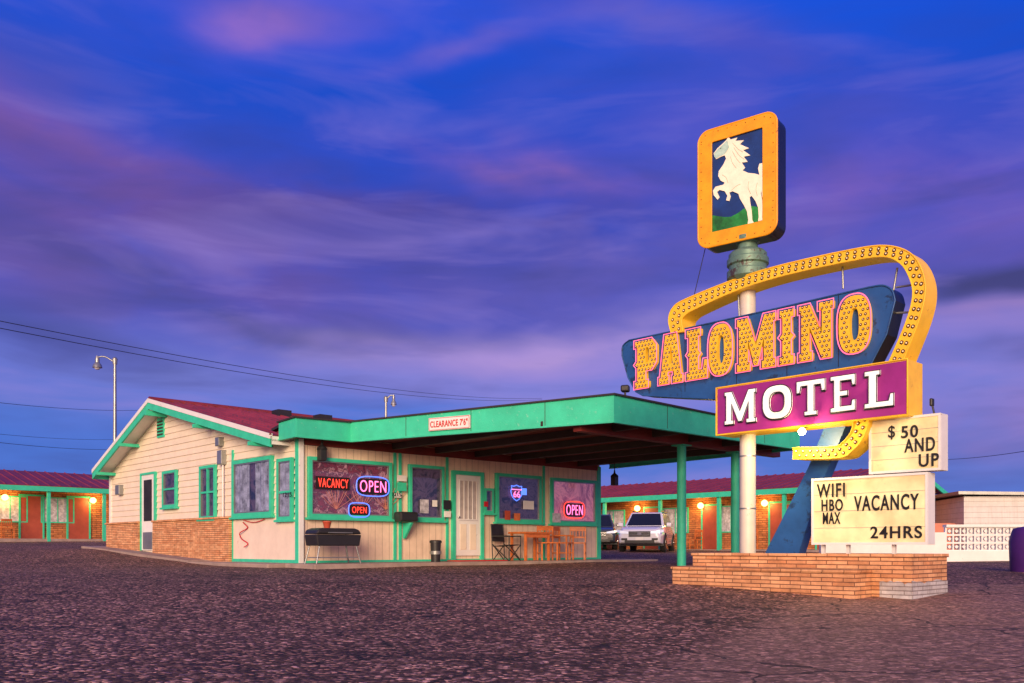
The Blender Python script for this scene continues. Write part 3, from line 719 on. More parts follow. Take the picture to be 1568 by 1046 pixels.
# ================================================================= RIGHT WALL + HOUSE
lw=group('breeze_block_wall',(14,26,.4))
LW=Frame((12.3,25.2),(1,-.05)); L=14; zt=CZ+.57; z0=CZ-.1
box(LW,0,L,0,.2,0,z0,MT['white'],lw,'solid_base')
box(LW,-.02,L,-.03,.23,zt,zt+.07,MT['white'],lw,'cap')
ls=[];n=int(L/.2)
rows=3; rh=(zt-z0)/rows
for j in range(rows+1): ls.append((0,L,.04,.16,z0+j*rh-.025 if j else z0,min(z0+j*rh+.025,zt)))
for i in range(n+1): ls.append((i*.2-.02,i*.2+.02,.05,.15,z0,zt))
boxes(LW,ls,MT['white'],lw,'lattice_grid')
V=[];Fs=[]
for i in range(n):
    for j in range(rows):
        cx=i*.2+.1; cz=z0+(j+.5)*rh; a=.055
        d=[(cx-a,cz),(cx,cz-a),(cx+a,cz),(cx,cz+a)]
        k=len(V); V+=[(u,.06,z) for u,z in d]+[(u,.14,z) for u,z in d]
        Fs+=[(k,k+1,k+2,k+3),(k+7,k+6,k+5,k+4)]+[(k+i_,k+4+i_,k+4+(i_+1)%4,k+(i_+1)%4) for i_ in range(4)]
mesh_ob('lattice_diamonds',V,Fs,LW,lw,MT['white'])
box(LW,-3.5,0,0,.2,0,zt-.15,MT['white'],lw,'low_wall')
hs=group('white_house',(22,36,.5)); HS=Frame(((1476-CX)/F*36,36),(1,-.15))
hm=groovemat('white_clapboard',(.7,.68,.66),.22,2)
box(HS,0,12,0,7,0,CZ+2.05,hm,hs,'walls')
slab([HS.w(-.3,-.3,CZ+2.25),HS.w(12,-.3,CZ+2.0),HS.w(12,7,CZ+2.1),HS.w(-.3,7,CZ+2.3)],.12,MT['steel'],hs,'roof')
box(HS,-2.2,0,1,6,0,CZ+1.0,MT['pinkwall'],hs,'annex')
tb=group('trash_barrel',(9.7,16.8,.2))
lathe((9.85,16.9),[(.30,.2),(.36,.35),(.38,.9),(.33,1.1),(.3,1.16),(.1,1.2)],MT['violet'],tb,'barrel',20)

# ================================================================= CARS
def car(name,pos,heading,paint):
    g=group(name,pos); hw=.94
    f2=Frame((pos[0],pos[1]),heading); f2.M=f2.M@Matrix.Translation((0,0,pos[2]))
    def loft(secs,m,nm,bw=0,smooth=False):
        V=[];Fs=[];n=len(secs[0])
        for s_ in secs: V+=s_
        for k in range(len(secs)-1):
            for i in range(n): j=(i+1)%n; Fs.append((k*n+i,k*n+j,(k+1)*n+j,(k+1)*n+i))
        Fs.append(tuple(range(n-1,-1,-1))); Fs.append(tuple((len(secs)-1)*n+i for i in range(n)))
        ob=mesh_ob(nm,V,Fs,f2,g,m,smooth)
        bm=bmesh.new(); bm.from_mesh(ob.data); bmesh.ops.recalc_face_normals(bm,faces=bm.faces); bm.to_mesh(ob.data); bm.free()
        if bw: bev(ob,bw,3)
        return ob
    def sec(x,zb,zt,w,wt): return [(x,-w*.97,zb),(x,-w,zb+(zt-zb)*.55),(x,-wt,zt),(x,wt,zt),(x,w,zb+(zt-zb)*.55),(x,w*.97,zb)]
    ob=loft([sec(-2.4,.4,.95,.82,.76),sec(-2.32,.32,1.08,.92,.84),sec(-1.4,.28,1.1,hw,.86),sec(.8,.28,1.08,hw,.86),sec(1.6,.28,1.04,hw,.82),sec(2.1,.3,.99,.92,.76),sec(2.32,.34,.90,.86,.68),sec(2.4,.4,.78,.78,.6)],paint,'body',.04)
    V=[(1.15,-.84,1.03),(1.15,.84,1.03),(-2.3,.82,1.05),(-2.3,-.82,1.05),(.35,-.66,1.66),(.35,.66,1.66),(-1.95,.64,1.68),(-1.95,-.64,1.68)]
    ob=mesh_ob('cabin',V,[(0,1,5,4),(1,2,6,5),(2,3,7,6),(3,0,4,7),(4,5,6,7)],f2,g,paint); bev(ob,.06,3)
    def quad(p,m,nm,off):
        p=[Vector(x) for x in p]; n=(p[1]-p[0]).cross(p[2]-p[0]).normalized(); c=sum(p,Vector())/4
        if n.dot(c-Vector((-.5,0,1.2)))<0: n=-n
        mesh_ob(nm,[x+n*off for x in p],[(0,1,2,3)],f2,g,m)
    A=[Vector(v) for v in V]
    def inq(a,b,c,d,i,j,k,l,m,nm):
        f=lambda s_,t_:(a.lerp(b,s_)).lerp(d.lerp(c,s_),t_)
        quad([f(i,k),f(j,k),f(j,l),f(i,l)],m,nm,.012)
    inq(A[0],A[1],A[5],A[4],.06,.94,.08,.9,MT['cglass'],'windshield')
    inq(A[3],A[2],A[6],A[7],.08,.92,.15,.9,MT['cglass'],'rear_window')
    for (a,b,c,d) in ((A[1],A[2],A[6],A[5]),(A[0],A[3],A[7],A[4])):
        for i,j in ((.1,.38),(.41,.68),(.71,.93)): inq(a,b,c,d,i,j,.12,.85,MT['cglass'],'side_window')
    for x in (1.45,-1.4):
        for s_ in (-1,1):
            n=24
            def cyl(r,y0,y1,m,nm):
                rg=lambda y:[(x+r*math.cos(2*math.pi*i/n),y,.36+r*math.sin(2*math.pi*i/n)) for i in range(n)]
                mesh_ob(nm,rg(y0)+rg(y1),[tuple(range(n)),tuple(range(2*n-1,n-1,-1))]+[(i,i+n,(i+1)%n+n,(i+1)%n) for i in range(n)],f2,g,m)
            cyl(.42,s_*.80,s_*.945,MT['tyre'],'wheel_arch')
            cyl(.355,s_*.74,s_*.96,MT['tyre'],'tyre')
            cyl(.23,s_*.8,s_*.97,MT['chrome'],'rim'); cyl(.07,s_*.8,s_*.98,MT['black'],'hub')
    for s_ in (-1,1):
        mesh_ob('headlight',[(2.42,s_*.45,.80),(2.36,s_*.80,.86),(2.12,s_*.94,.90),(2.16,s_*.95,.80),(2.38,s_*.82,.74),(2.44,s_*.45,.72)],[(0,1,4,5),(1,2,3,4)],f2,g,MT['headl'])
        box(f2,2.36,2.435,s_*.62-.12,s_*.62+.12,.46,.54,MT['black'],g,'fog_lamp_recess')
        box(f2,.85,1.0,s_*1.02-.1,s_*1.02+.1,1.05,1.2,paint,g,'mirror',.03)
        box(f2,-1.9,.2,s_*.6-.02,s_*.6+.02,1.7,1.74,MT['black'],g,'roof_rail')
        box(f2,-2.43,-2.3,s_*.72-.1,s_*.72+.1,.75,.95,MT['redink'],g,'tail_light')
    boxes(f2,[(2.37,2.43,-.44,.44,.60,.82)],MT['black'],g,'grille')
    boxes(f2,[(2.43,2.445,-.42,.42,.63+i*.06,.645+i*.06) for i in range(3)]+[(2.43,2.46,-.08,.08,.67,.78)],MT['chrome'],g,'grille_bars')
    boxes(f2,[(2.38,2.43,-.6,.6,.34,.46)],MT['black'],g,'lower_intake'); boxes(f2,[(2.43,2.45,-.16,.16,.46,.58)],MT['white'],g,'licence_plate')
    boxes(f2,[(-2.0,2.0,-.93,.93,.22,.3)],MT['black'],g,'underbody')
    return g
Yc=38.5
cp=((992-CX)/F*Yc,Yc); car('parked_car',(cp[0],cp[1],gz(*cp)),(-.30,-1),MT['carw'])
cp=((914-CX)/F*43,43); car('parked_car.001',(cp[0],cp[1],gz(*cp)),(-.1,-1),MT['card'])

# ================================================================= PLANTER
pl=group('brick_planter',(3.5,12.5,.3))
PL=Frame((2.34,13.0),(-d2[0],-d2[1]))
zl=CZ-.315; zu=CZ-.085
def ring(fr,u0,u1,v0,v1,z0,z1,w,m,nm):
    boxes(fr,[(u0,u1,v0,v0+w,z0,z1),(u0,u1,v1-w,v1,z0,z1),(u0,u0+w,v0+w,v1-w,z0,z1),(u1-w,u1,v0+w,v1-w,z0,z1)],m,pl,nm)
    boxes(fr,[(u0-.02,u1+.02,v0-.02,v0+w+.02,z1,z1+.045),(u0-.02,u1+.02,v1-w-.02,v1+.02,z1,z1+.045),(u0-.02,u0+w,v0+w+.02,v1-w-.02,z1,z1+.045),(u1-w,u1+.02,v0+w+.02,v1-w-.02,z1,z1+.045)],m,pl,nm+'_cap',.006)
ub=PL.uv(1310)[0]
box(PL,0,ub,0,.45,-.1,zl,MT['brick'],pl,'lower_tier'); box(PL,-.02,ub+.02,-.02,.45,zl,zl+.04,MT['brick'],pl,'lower_tier_cap',.006)
ua=PL.uv(1056,0,.38)[0]; uc=PL.uv(1392,0,.38)[0]
ring(PL,ua,uc,.46,1.55,-.1,zu-.045,.2,MT['brick'],'upper_tier')
box(PL,ua+.2,uc-.2,.66,1.35,-.1,zu-.12,MT['conc'],pl,'soil')
ue=PL.uv(1344,0,.4)[0]
# whitewash with a ragged top edge
rag=[(ue,-.2),(uc+.006,-.2)]+[(ue+(uc+.006-ue)*(1-i/9),CZ-.43+random.uniform(-.03,.02)) for i in range(10)]
prism(PL,rag,.452,.459,MT['whitebrick'],pl,'whitewash_front')
E2=Frame(tuple(PL.w(uc+.001,.452))[:2],PL.v)
rag=[(0,-.2),(1.1,-.2)]+[(1.1*(1-i/9),CZ-.43+random.uniform(-.03,.02)) for i in range(10)]
prism(E2,rag,-.008,.0,MT['whitebrick'],pl,'whitewash_end')

# ================================================================= SIGN
sg=group('motel_neon_sign',(S0[0],S0[1],.6))
PV=.17
pu=SG.uv(1145,0,PV)[0]
pc=SG.w(pu,PV)
pcz=lambda py,px=1145: SG.uv(px,py,PV)[1]
lathe((pc.x,pc.y),[(.115,.0),(.115,pcz(432))],MT['pole'],sg,'support_pole',28)
for y in (700,780): lathe((pc.x,pc.y),[(.122,pcz(y)),(.122,pcz(y)+.02)],MT['steel'],sg,'pole_band',28)
def P2d(pts,off): return [SG.uv(x,y,off) for x,y in pts]
ol=[(953,545),(954,530),(964,521),(1060,501),(1200,470),(1330,440),(1352,437),(1366,444),(1371,460),(1358,512),(1335,556),(1330,600),(1110,612),(985,606),(974,600),(962,578)]
o1=smoothpts(ol[:3],4)+[ol[3],ol[4]]+smoothpts(ol[5:9],4)+smoothpts(ol[9:11],3)+ol[11:]
o1=P2d(o1,0); prism(SG,o1,0,.30,MT['blue'],sg,'name_panel',m2=MT['sblack'])
tube([SG.w(u,-.008,z) for u,z in o1],.010,MT['blue'],sg,'name_panel_edge',cyc=True)
# sheet seams on the panel
for px,ya,yb in ((1049,506,600),(1128,490,595),(1205,472,580),(1284,452,562)):
    u,za=SG.uv(px,ya,0); zb_=SG.uv(px,yb,0)[1]; box(SG,u-.004,u+.004,-.004,0,zb_,za,MT['sblack'],sg,'panel_seam')
R0=-.06
outer=smoothpts([(1028,510),(1024,490),(1030,472),(1050,458),(1130,426),(1200,405),(1300,383),(1352,376),(1388,384),(1408,405),(1417,440),(1409,485),(1380,560)],8)
inner=smoothpts([(1046,508),(1044,492),(1048,484),(1063,474),(1130,444),(1200,422),(1300,400),(1350,393),(1376,401),(1391,421),(1398,450),(1388,492),(1359,560)],8)
def ribbon(po,pi_,nm,v1=.30):
    V=[];Fs=[];n=len(po)
    for a,b in zip(po,pi_): V+=[(a[0],R0,a[1]),(b[0],R0,b[1]),(b[0],v1,b[1]),(a[0],v1,a[1])]
    for i in range(n-1):
        k=4*i
        for q in range(4): Fs.append((k+q,k+4+q,k+4+(q+1)%4,k+(q+1)%4))
    Fs.append((0,1,2,3)); Fs.append((4*n-1,4*n-2,4*n-3,4*n-4))
    ob=mesh_ob(nm,V,Fs,SG,sg,MT['yellow'])
    bm=bmesh.new(); bm.from_mesh(ob.data); bmesh.ops.recalc_face_normals(bm,faces=bm.faces); bm.to_mesh(ob.data); bm.free()
    for P,s_ in ((po,'o'),(pi_,'i')): tube([SG.w(u,R0-.005,z) for u,z in P],.009,MT['yellow'],sg,nm+'_lip_'+s_)
    pts=[]
    for f_,ph in ((.3,0),(.7,.5)):
        path=[(a[0]+(b[0]-a[0])*f_,a[1]+(b[1]-a[1])*f_) for a,b in zip(po,pi_)]
        acc=ph*.105
        for (x0,y0),(x1,y1) in zip(path,path[1:]):
            d=math.hypot(x1-x0,y1-y0)
            while acc<d:
                t=acc/d; pts.append((x0+(x1-x0)*t,R0-.008,y0+(y1-y0)*t)); acc+=.105
            acc-=d
    balls(SG,[(a,R0-.001,c) for a,b,c in pts],.030,MT['bulbhole'],sg,nm+'_sockets',1,.15)
    balls(SG,pts,.012,MT['bulb'],sg,nm+'_bulbs',1)
ribbon(P2d(outer,R0),P2d(inner,R0),'arrow_ribbon_upper')
o2=smoothpts([(1332,630),(1330,648),(1321,672),(1303,692),(1283,701),(1214,703)],6)
i2=smoothpts([(1309,630),(1307,648),(1302,664),(1290,678),(1276,684),(1214,686)],6)
ribbon(P2d(o2,R0),P2d(i2,R0),'arrow_ribbon_lower')
for (a,b),(c,d) in (((1290,404),(1291,442)),((1130,440),(1132,484)),((1372,440),(1400,436)),((1366,480),(1394,478)),((1374,410),(1368,446))):
    p=SG.uv(a,b,.12);q=SG.uv(c,d,.12); tube([SG.w(p[0],.12,p[1]),SG.w(q[0],.12,q[1])],.014,MT['steel'],sg,'brace')
LET={
'P':([(0,0),(.62,0),(.62,.13),(.5,.13),(.5,.36),(.8,.36),(1,.5),(1,.86),(.8,1),(0,1),(0,.87),(.1,.87),(.1,.56),(.0,.5),(.1,.44),(.1,.13),(0,.13)],[(.5,.52),(.6,.52),(.65,.57),(.65,.79),(.6,.84),(.5,.84)]),
'A':([(-.04,0),(.4,0),(.4,.13),(.34,.13),(.37,.25),(.63,.25),(.66,.13),(.6,.13),(.6,0),(1.04,0),(1.04,.13),(.97,.13),(.76,1),(.24,1),(.03,.13),(-.04,.13)],[(.41,.4),(.59,.4),(.52,.74),(.48,.74)]),
'L':([(0,0),(1,0),(1,.36),(.86,.36),(.8,.16),(.56,.16),(.56,.44),(.66,.5),(.56,.56),(.56,.87),(.66,.87),(.66,1),(0,1),(0,.87),(.12,.87),(.12,.56),(.02,.5),(.12,.44),(.12,.13),(0,.13)],),
'M':([(0,0),(.34,0),(.34,.13),(.29,.13),(.29,.58),(.45,.08),(.55,.08),(.71,.58),(.71,.13),(.66,.13),(.66,0),(1,0),(1,.13),(.95,.13),(.95,.87),(1,.87),(1,1),(.72,1),(.5,.45),(.28,1),(0,1),(0,.87),(.05,.87),(.05,.13),(0,.13)],),
'I':([(0,0),(1,0),(1,.13),(.8,.13),(.8,.44),(1.0,.5),(.8,.56),(.8,.87),(1,.87),(1,1),(0,1),(0,.87),(.2,.87),(.2,.56),(.0,.5),(.2,.44),(.2,.13),(0,.13)],),
'N':([(0,0),(.38,0),(.38,.13),(.31,.13),(.31,.6),(.68,0),(.95,0),(.95,.87),(1,.87),(1,1),(.6,1),(.6,.87),(.68,.87),(.68,.44),(.32,1),(0,1),(0,.87),(.06,.87),(.06,.13),(0,.13)],),
'T':([(.28,0),(.72,0),(.72,.12),(.62,.12),(.62,.85),(.84,.85),(.88,.66),(1,.66),(1,1),(0,1),(0,.66),(.12,.66),(.16,.85),(.38,.85),(.38,.12),(.28,.12)],),
'E':([(0,0),(1,0),(1,.3),(.88,.3),(.84,.15),(.4,.15),(.4,.43),(.7,.43),(.7,.57),(.4,.57),(.4,.85),(.84,.85),(.88,.7),(1,.7),(1,1),(0,1),(0,.88),(.14,.88),(.14,.12),(0,.12)],),
'm':([(0,0),(.3,0),(.3,.12),(.23,.12),(.23,.62),(.44,.06),(.56,.06),(.77,.62),(.77,.12),(.7,.12),(.7,0),(1,0),(1,.12),(.95,.12),(.95,.88),(1,.88),(1,1),(.76,1),(.5,.38),(.24,1),(0,1),(0,.88),(.05,.88),(.05,.12),(0,.12)],),
}
LET['l']=([(0,0),(1,0),(1,.34),(.88,.34),(.82,.15),(.42,.15),(.42,.87),(.54,.87),(.54,1),(0,1),(0,.87),(.14,.87),(.14,.13),(0,.13)],)
def ell(cx,cy,rx,ry,p=.75,n=36):
    o=[]
    for i in range(n):
        t=2*math.pi*i/n; c,s_=math.cos(t),math.sin(t); o.append((cx+rx*math.copysign(abs(c)**p,c),cy+ry*math.copysign(abs(s_)**p,s_)))
    return o
LET['O']=(ell(.5,.5,.5,.5),ell(.5,.5,.15,.28))
LET['o']=(ell(.5,.5,.5,.5),ell(.5,.5,.25,.29))
def pin(pt,loops):
    x,y=pt;c=False
    for lp in loops:
        n=len(lp)
        for i in range(n):
            x1,y1=lp[i];x2,y2=lp[(i+1)%n]
            if (y1>y)!=(y2>y) and x<(x2-x1)*(y-y1)/(y2-y1)+x1: c=not c
    return c
bul=[]
zb0=sum([SG.uv(995,592,0)[1],SG.uv(1310,543,0)[1]])/2; zt0=sum([SG.uv(995,519,0)[1],SG.uv(1310,457,0)[1]])/2
for ch,x0,x1 in (('P',977,1009),('A',1015,1048),('L',1056,1087),('O',1090,1125),('M',1133,1191),('I',1198,1219),('N',1228,1279),('O',1288,1336)):
    a=SG.uv(x0)[0]; b=SG.uv(x1)[0]; h=zt0-zb0
    loops=[[(a+u*(b-a),zb0+v*h) for u,v in lp] for lp in LET[ch]]
    curve2d(SG,loops,-.07,.07,MT['yellow'],sg,'letter_'+ch)
    P=offs(loops[0],-.019)
    curve2d(SG,[P],-.085,0,MT['npink'],sg,'neon_'+ch,tube=.0075)
    st=.064
    ny=int(h/st)+1
    for j in range(ny+1):
        x=a-.05+(st/2 if j%2 else 0)
        while x<b+.05:
            p=(x,zb0+.03+j*st)
            if pin(p,loops) and all(pin((p[0]+dx,p[1]+dy),loops) for dx,dy in ((.014,0),(-.014,0),(0,.014),(0,-.014))): bul.append(p)
            x+=st
balls(SG,[(u,-.071,z) for u,z in bul],.0225,MT['bulbhole'],sg,'letter_sockets',1,.2)
balls(SG,[(u,-.078,z) for u,z in bul],.008,MT['bulb'],sg,'letter_bulbs',1)
MV=-.14
r=(SG.uv(1097,0,MV)[0],SG.uv(1390,0,MV)[0],(SG.uv(1097,665,MV)[1]+SG.uv(1390,638,MV)[1])/2,(SG.uv(1097,592,MV)[1]+SG.uv(1390,552,MV)[1])/2)
box(SG,r[0],r[1],MV+.01,.31,r[2],r[3],MT['yellow'],sg,'motel_cabinet',.008)
mf=(r[0]+.02,r[1]-.02,r[2]+.02,r[3]-.02)
box(SG,mf[0],mf[1],MV,MV+.02,mf[2],mf[3],MT['purple'],sg,'motel_face')
tube([SG.w(u,MV-.004,z) for u,z in ((r[0],r[2]),(r[1],r[2]),(r[1],r[3]),(r[0],r[3]))],.012,MT['yellow'],sg,'motel_trim',cyc=True)
zmb=(SG.uv(1135,648,MV)[1]+SG.uv(1347,625,MV)[1])/2; zmt=(SG.uv(1135,597,MV)[1]+SG.uv(1347,569,MV)[1])/2
for ch,x0,x1 in (('m',1112,1160),('o',1170,1215),('T',1222,1266),('E',1274,1312),('l',1326,1371)):
    a=SG.uv(x0,0,MV)[0]; b=SG.uv(x1,0,MV)[0]; h=zmt-zmb
    loops=[[(a+u*(b-a),zmb+v*h) for u,v in lp] for lp in LET[ch]]
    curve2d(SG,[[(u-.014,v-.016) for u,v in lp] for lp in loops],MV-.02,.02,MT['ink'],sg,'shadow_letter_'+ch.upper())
    curve2d(SG,loops,MV-.045,.025,MT['mletter'],sg,'motel_letter_'+ch.upper())
    P=offs(loops[0],.03)
    curve2d(SG,[P],MV-.06,0,MT['nwhite'],sg,'motel_neon_'+ch.upper(),tube=.006)
    curve2d(SG,[[(u,v) for u,v in lp] for lp in loops],MV-.046,0,MT['ink'],sg,'motel_outline_'+ch.upper(),tube=.007)
u,z=SG.uv(1228,661,-.3); q=SG.w(u,-.3,z)
balls(None,[tuple(q)],.05,MT['lampw'],sg,'flood_bulb',2)
tube([q+Vector((0,0,.03)),SG.w(u,-.1,r[2])],.01,MT['black'],sg,'flood_arm')
plamp(q+Vector((-.03,-.03,-.08)),55,(1,.75,.35),.03,sg)
def lboard(x0,x1,yt,yb,off,dep,nm):
    a=SG.uv(x0,0,off)[0]; b=SG.uv(x1,0,off)[0]; xm=(x0+x1)/2
    zt=SG.uv(xm,yt,off)[1]; zb=SG.uv(xm,yb,off)[1]
    box(SG,a,b,off+.012,off+dep,zb,zt,MT['white'],sg,nm+'_cabinet',.006)
    box(SG,a+.03,b-.03,off,off+.011,zb+.03,zt-.03,MT['cream'],sg,nm+'_face')
    boxes(SG,[(a,b,off-.012,off+.011,zb,zb+.03),(a,b,off-.012,off+.011,zt-.03,zt),(a,a+.03,off-.012,off+.011,zb+.03,zt-.03),(b-.03,b,off-.012,off+.011,zb+.03,zt-.03)],MT['white'],sg,nm+'_frame')
    boxes(SG,[(a+.03,b-.03,off-.004,off-.001,zb+(zt-zb)*i/4-.002,zb+(zt-zb)*i/4+.002) for i in range(1,4)],MT['steel'],sg,nm+'_tracks')
    return a,b,zb,zt
lboard(1331,1441,638,723,.05,.22,'price_board')
lboard(1243,1421,728,834,.02,.22,'vacancy_board')
for s_,x0,y0,x1,y1,off in (('$',1361,652,1371,673,.05),('50',1381,652,1406,670,.05),('AND',1386,671,1432,691,.05),('UP',1408,695,1438,714,.05),
    ('WIFI',1252,741,1294,761,.02),('HBO',1259,765,1291,782,.02),('VACANCY',1309,758,1407,781,.02),('MAX',1261,785,1287,802,.02),('24HRS',1334,806,1412,824,.02)):
    text(SG,s_,rect(SG,x0,y0,x1,y1,off),off-.012,MT['ink'],sg,'board_text',depth=.008,bold=.018 if s_!='$' else .008,space=1.16)
u,z=SG.uv(1432,634,.16); tube([SG.w(u,.16,z-.05),SG.w(u-.04,.16,z+.14)],.012,MT['black'],sg,'flood_stem'); box(SG,u-.06,u-.02,.12,.2,z+.10,z+.2,MT['black'],sg,'flood_head',.015)
for px in (1262,1300,1370):
    u=SG.uv(px,0,.14)[0]; box(SG,u-.02,u+.02,.1,.15,.4,SG.uv(px,832,.14)[1],MT['white'],sg,'board_leg')
bl=P2d([(1170,850),(1222,850),(1250,760),(1300,640),(1268,640),(1238,715)],.26)
prism(SG,bl,.26,.46,MT['blue'],sg,'pylon_blade')
dc=lambda y: SG.uv(1139,y,PV)[1]
prof=[(.115,dc(440)),(.26,dc(432)),(.30,dc(428)),(.30,dc(418)),(.27,dc(416)),(.27,dc(410)),(.30,dc(408)),(.30,dc(400)),(.275,dc(398)),(.275,dc(392)),(.24,dc(388)),(.15,dc(384)),(.14,dc(376)),(.2,dc(372)),(.2,dc(366)),(.1,dc(364))]
lathe((pc.x,pc.y),prof,MT['drum'],sg,'rotator_drum',32)
HU=(.794,-.607)
hz=Frame((pc.x,pc.y),HU)
HFo=-.17
hr=[hz.uv(1070,0,HFo)[0],hz.uv(1190,0,HFo)[0],hz.uv(1130,369,HFo)[1],hz.uv(1130,187,HFo)[1]]
def rrect(a,b,c,d,r,n=8):
    o=[]
    for cx,cy,s_ in ((b-r,d-r,0),(a+r,d-r,1),(a+r,c+r,2),(b-r,c+r,3)):
        for i in range(n+1):
            t=math.pi/2*(s_+i/n); o.append((cx+r*math.cos(t),cy+r*math.sin(t)))
    return o
ro=rrect(*hr,.17)
hi=[hz.uv(1090,0,HFo)[0],hz.uv(1169,0,HFo)[0],hz.uv(1130,348,HFo)[1],hz.uv(1130,206,HFo)[1]]
ri=rrect(*hi,.02,2)
prism(hz,ro,HFo+.02,.17,MT['sblack'],sg,'horse_cabinet')
curve2d(hz,[ro,ri[::-1]],HFo-.022,.04,MT['orange'],sg,'horse_frame')
tube([hz.w(u,HFo-.012,z) for u,z in ro],.016,MT['orange'],sg,'horse_frame_edge',cyc=True)
tube([hz.w(u,HFo-.012,z) for u,z in ri],.010,MT['orange'],sg,'horse_frame_inner_edge',cyc=True)
rv=[]
mid=rrect(hr[0]+.05,hr[1]-.05,hr[2]+.05,hr[3]-.05,.13,6)
for i in range(0,len(mid)):
    a=mid[i];b=mid[(i+1)%len(mid)];d=math.hypot(b[0]-a[0],b[1]-a[1]);k=max(1,int(d/.13)) if d>.1 else (1 if i%3==0 else 0)
    for j in range(k): rv.append((a[0]+(b[0]-a[0])*j/k,HFo-.024,a[1]+(b[1]-a[1])*j/k))
balls(hz,rv,.008,MT['bulbhole'],sg,'rivets',1)
box(hz,hi[0]-.01,hi[1]+.01,HFo+.012,HFo+.019,hi[2]-.01,hi[3]+.01,MT['navy'],sg,'horse_backdrop')
gu=[hi[0]+(hi[1]-hi[0])*i/8 for i in range(9)]; gh=[.30,.26,.22,.20,.23,.28,.30,.26,.24]
gq=[(hi[0],hi[2]),(hi[1],hi[2])]+[(u,hi[2]+h_*.9) for u,h_ in list(zip(gu,gh))[::-1]]
prism(hz,gq,HFo+.006,HFo+.011,MT['grass'],sg,'horse_meadow')
horse=[(1097,244),(1094,240),(1093,235),(1099,227),(1107,220),(1113,214),(1115,209),(1119,214),(1129,211),(1126,216),(1139,215),(1133,221),(1147,227),(1138,230),(1149,238),(1139,240),(1145,248),(1136,249),(1141,257),(1137,261),
(1146,265),(1156,266),(1163,268),(1161,258),(1163,251),(1167,250),(1170,258),(1169,274),(1170,290),(1167,303),(1166,292),(1165,296),(1167,306),(1168,318),(1167,333),(1169,337),(1161,339),(1162,332),(1161,318),(1157,308),(1151,300),(1148,302),(1149,311),(1151,322),(1152,337),(1155,342),(1145,343),(1146,337),(1144,324),(1139,314),(1133,304),(1131,297),
(1122,293),(1117,295),(1119,301),(1117,308),(1112,307),(1114,300),(1110,293),(1102,291),(1098,294),(1102,302),(1099,306),(1093,299),(1092,292),(1096,286),(1108,283),(1110,280),(1104,277),(1100,270),(1101,262),(1108,252),(1112,243),(1110,238),(1104,240)]
hq=[hz.uv(x,y,HFo) for x,y in horse]
curve2d(hz,[hq],HFo-.006,.010,MT['horse'],sg,'horse_figure')
hd=[hz.uv(x,y,HFo) for x,y in [(1097,243),(1094,240),(1094,235),(1100,228),(1108,221),(1114,215),(1117,226),(1112,234),(1109,237),(1104,239)]]
curve2d(hz,[hd],HFo-.0095,.002,mat('horse_face_teal',(.45,.68,.58),.5,var=.3,vs=12),sg,'horse_head_shade')
balls(hz,[(hz.uv(1104,228,HFo)[0],HFo-.011,hz.uv(1104,228,HFo)[1])],.008,MT['ink'],sg,'horse_eye',1,.4)
for st in ([(1120,292),(1128,285),(1134,282)],[(1134,250),(1128,243),(1122,232)],[(1140,244),(1132,238),(1124,226)],[(1138,233),(1130,228),(1122,219)],[(1106,268),(1112,272),(1115,280)],[(1150,297),(1146,288),(1147,278)],[(1128,258),(1122,250),(1119,240)],[(1160,300),(1158,290),(1160,280)]):
    pp=[hz.uv(x,y,HFo) for x,y in smoothpts(st,5)]; tube([hz.w(u,HFo-.006,z) for u,z in pp],.004,MT['horseshade'],sg,'horse_stroke')
p=hz.uv(1080,380,0); q=SG.uv(1063,452,.1); tube([hz.w(p[0],0,p[1]),SG.w(q[0],.1,q[1])],.006,MT['black'],sg,'guy_cable')

# ================================================================= STREET LAMPS, WIRES
def ray(px,py,Y): return Vector(((px-CX)/F*Y,Y,CZ+(HY-py)/F*Y))
def slamp(name,px,pyt,Y,arm,hd=1):
    b=ray(px,pyt,Y); g=group(name,(b.x,b.y,gz(b.x,b.y)))
    lathe((b.x,b.y),[(.10,gz(b.x,b.y)-.1),(.06,b.z)],MT['steel'],g,'pole',14)
    n=14; pts=[b+Vector((-arm*i/n,0,.28*math.sin(i/n*math.pi*.7))) for i in range(n+1)]
    tube(pts,.03,MT['steel'],g,'arm')
    e=pts[-1]
    lathe((e.x,e.y),[(.20*hd,e.z-.42),(.17*hd,e.z-.3),(.09*hd,e.z-.2),(.09*hd,e.z-.05),(.05,e.z+.08)],MT['steel'],g,'bell_head',16)
    lathe((e.x,e.y),[(.08*hd,e.z-.5),(.14*hd,e.z-.42)],MT['curtain'],g,'lens',16)
    lathe((b.x,b.y),[(.09,b.z-.05),(.11,b.z+.18),(.05,b.z+.25)],MT['steel'],g,'photocell_box',12)
slamp('street_lamp',176,556,38,.75)
slamp('street_lamp.001',591,614,44,-.38,.75)
def wire(pts,Ys,r,name,sag=.0):
    g=group(name,tuple(ray(pts[0][0],pts[0][1],Ys[0])))
    a,b=ray(*pts[0],Ys[0]),ray(*pts[1],Ys[1]); out=[];n=24
    for i in range(n+1):
        t=i/n; p=a.lerp(b,t); p.z-=sag*4*t*(1-t); out.append(p)
    tube(out,r,MT['black'],g,'cable',res=1)
wire([(-250,452),(830,612)],[26,95],.014,'overhead_cable',1.1)
wire([(-250,440),(830,610)],[26.4,95],.014,'overhead_cable.001',1.0)
wire([(-200,590),(225,628)],[30,60],.012,'overhead_cable.002',.3)
wire([(-200,650),(205,688)],[30,60],.012,'overhead_cable.003',.3)
wire([(-200,640),(205,672)],[30,60],.009,'overhead_cable.004',.3)
wire([(1440,704),(1700,666)],[60,34],.016,'overhead_cable.005',.2)

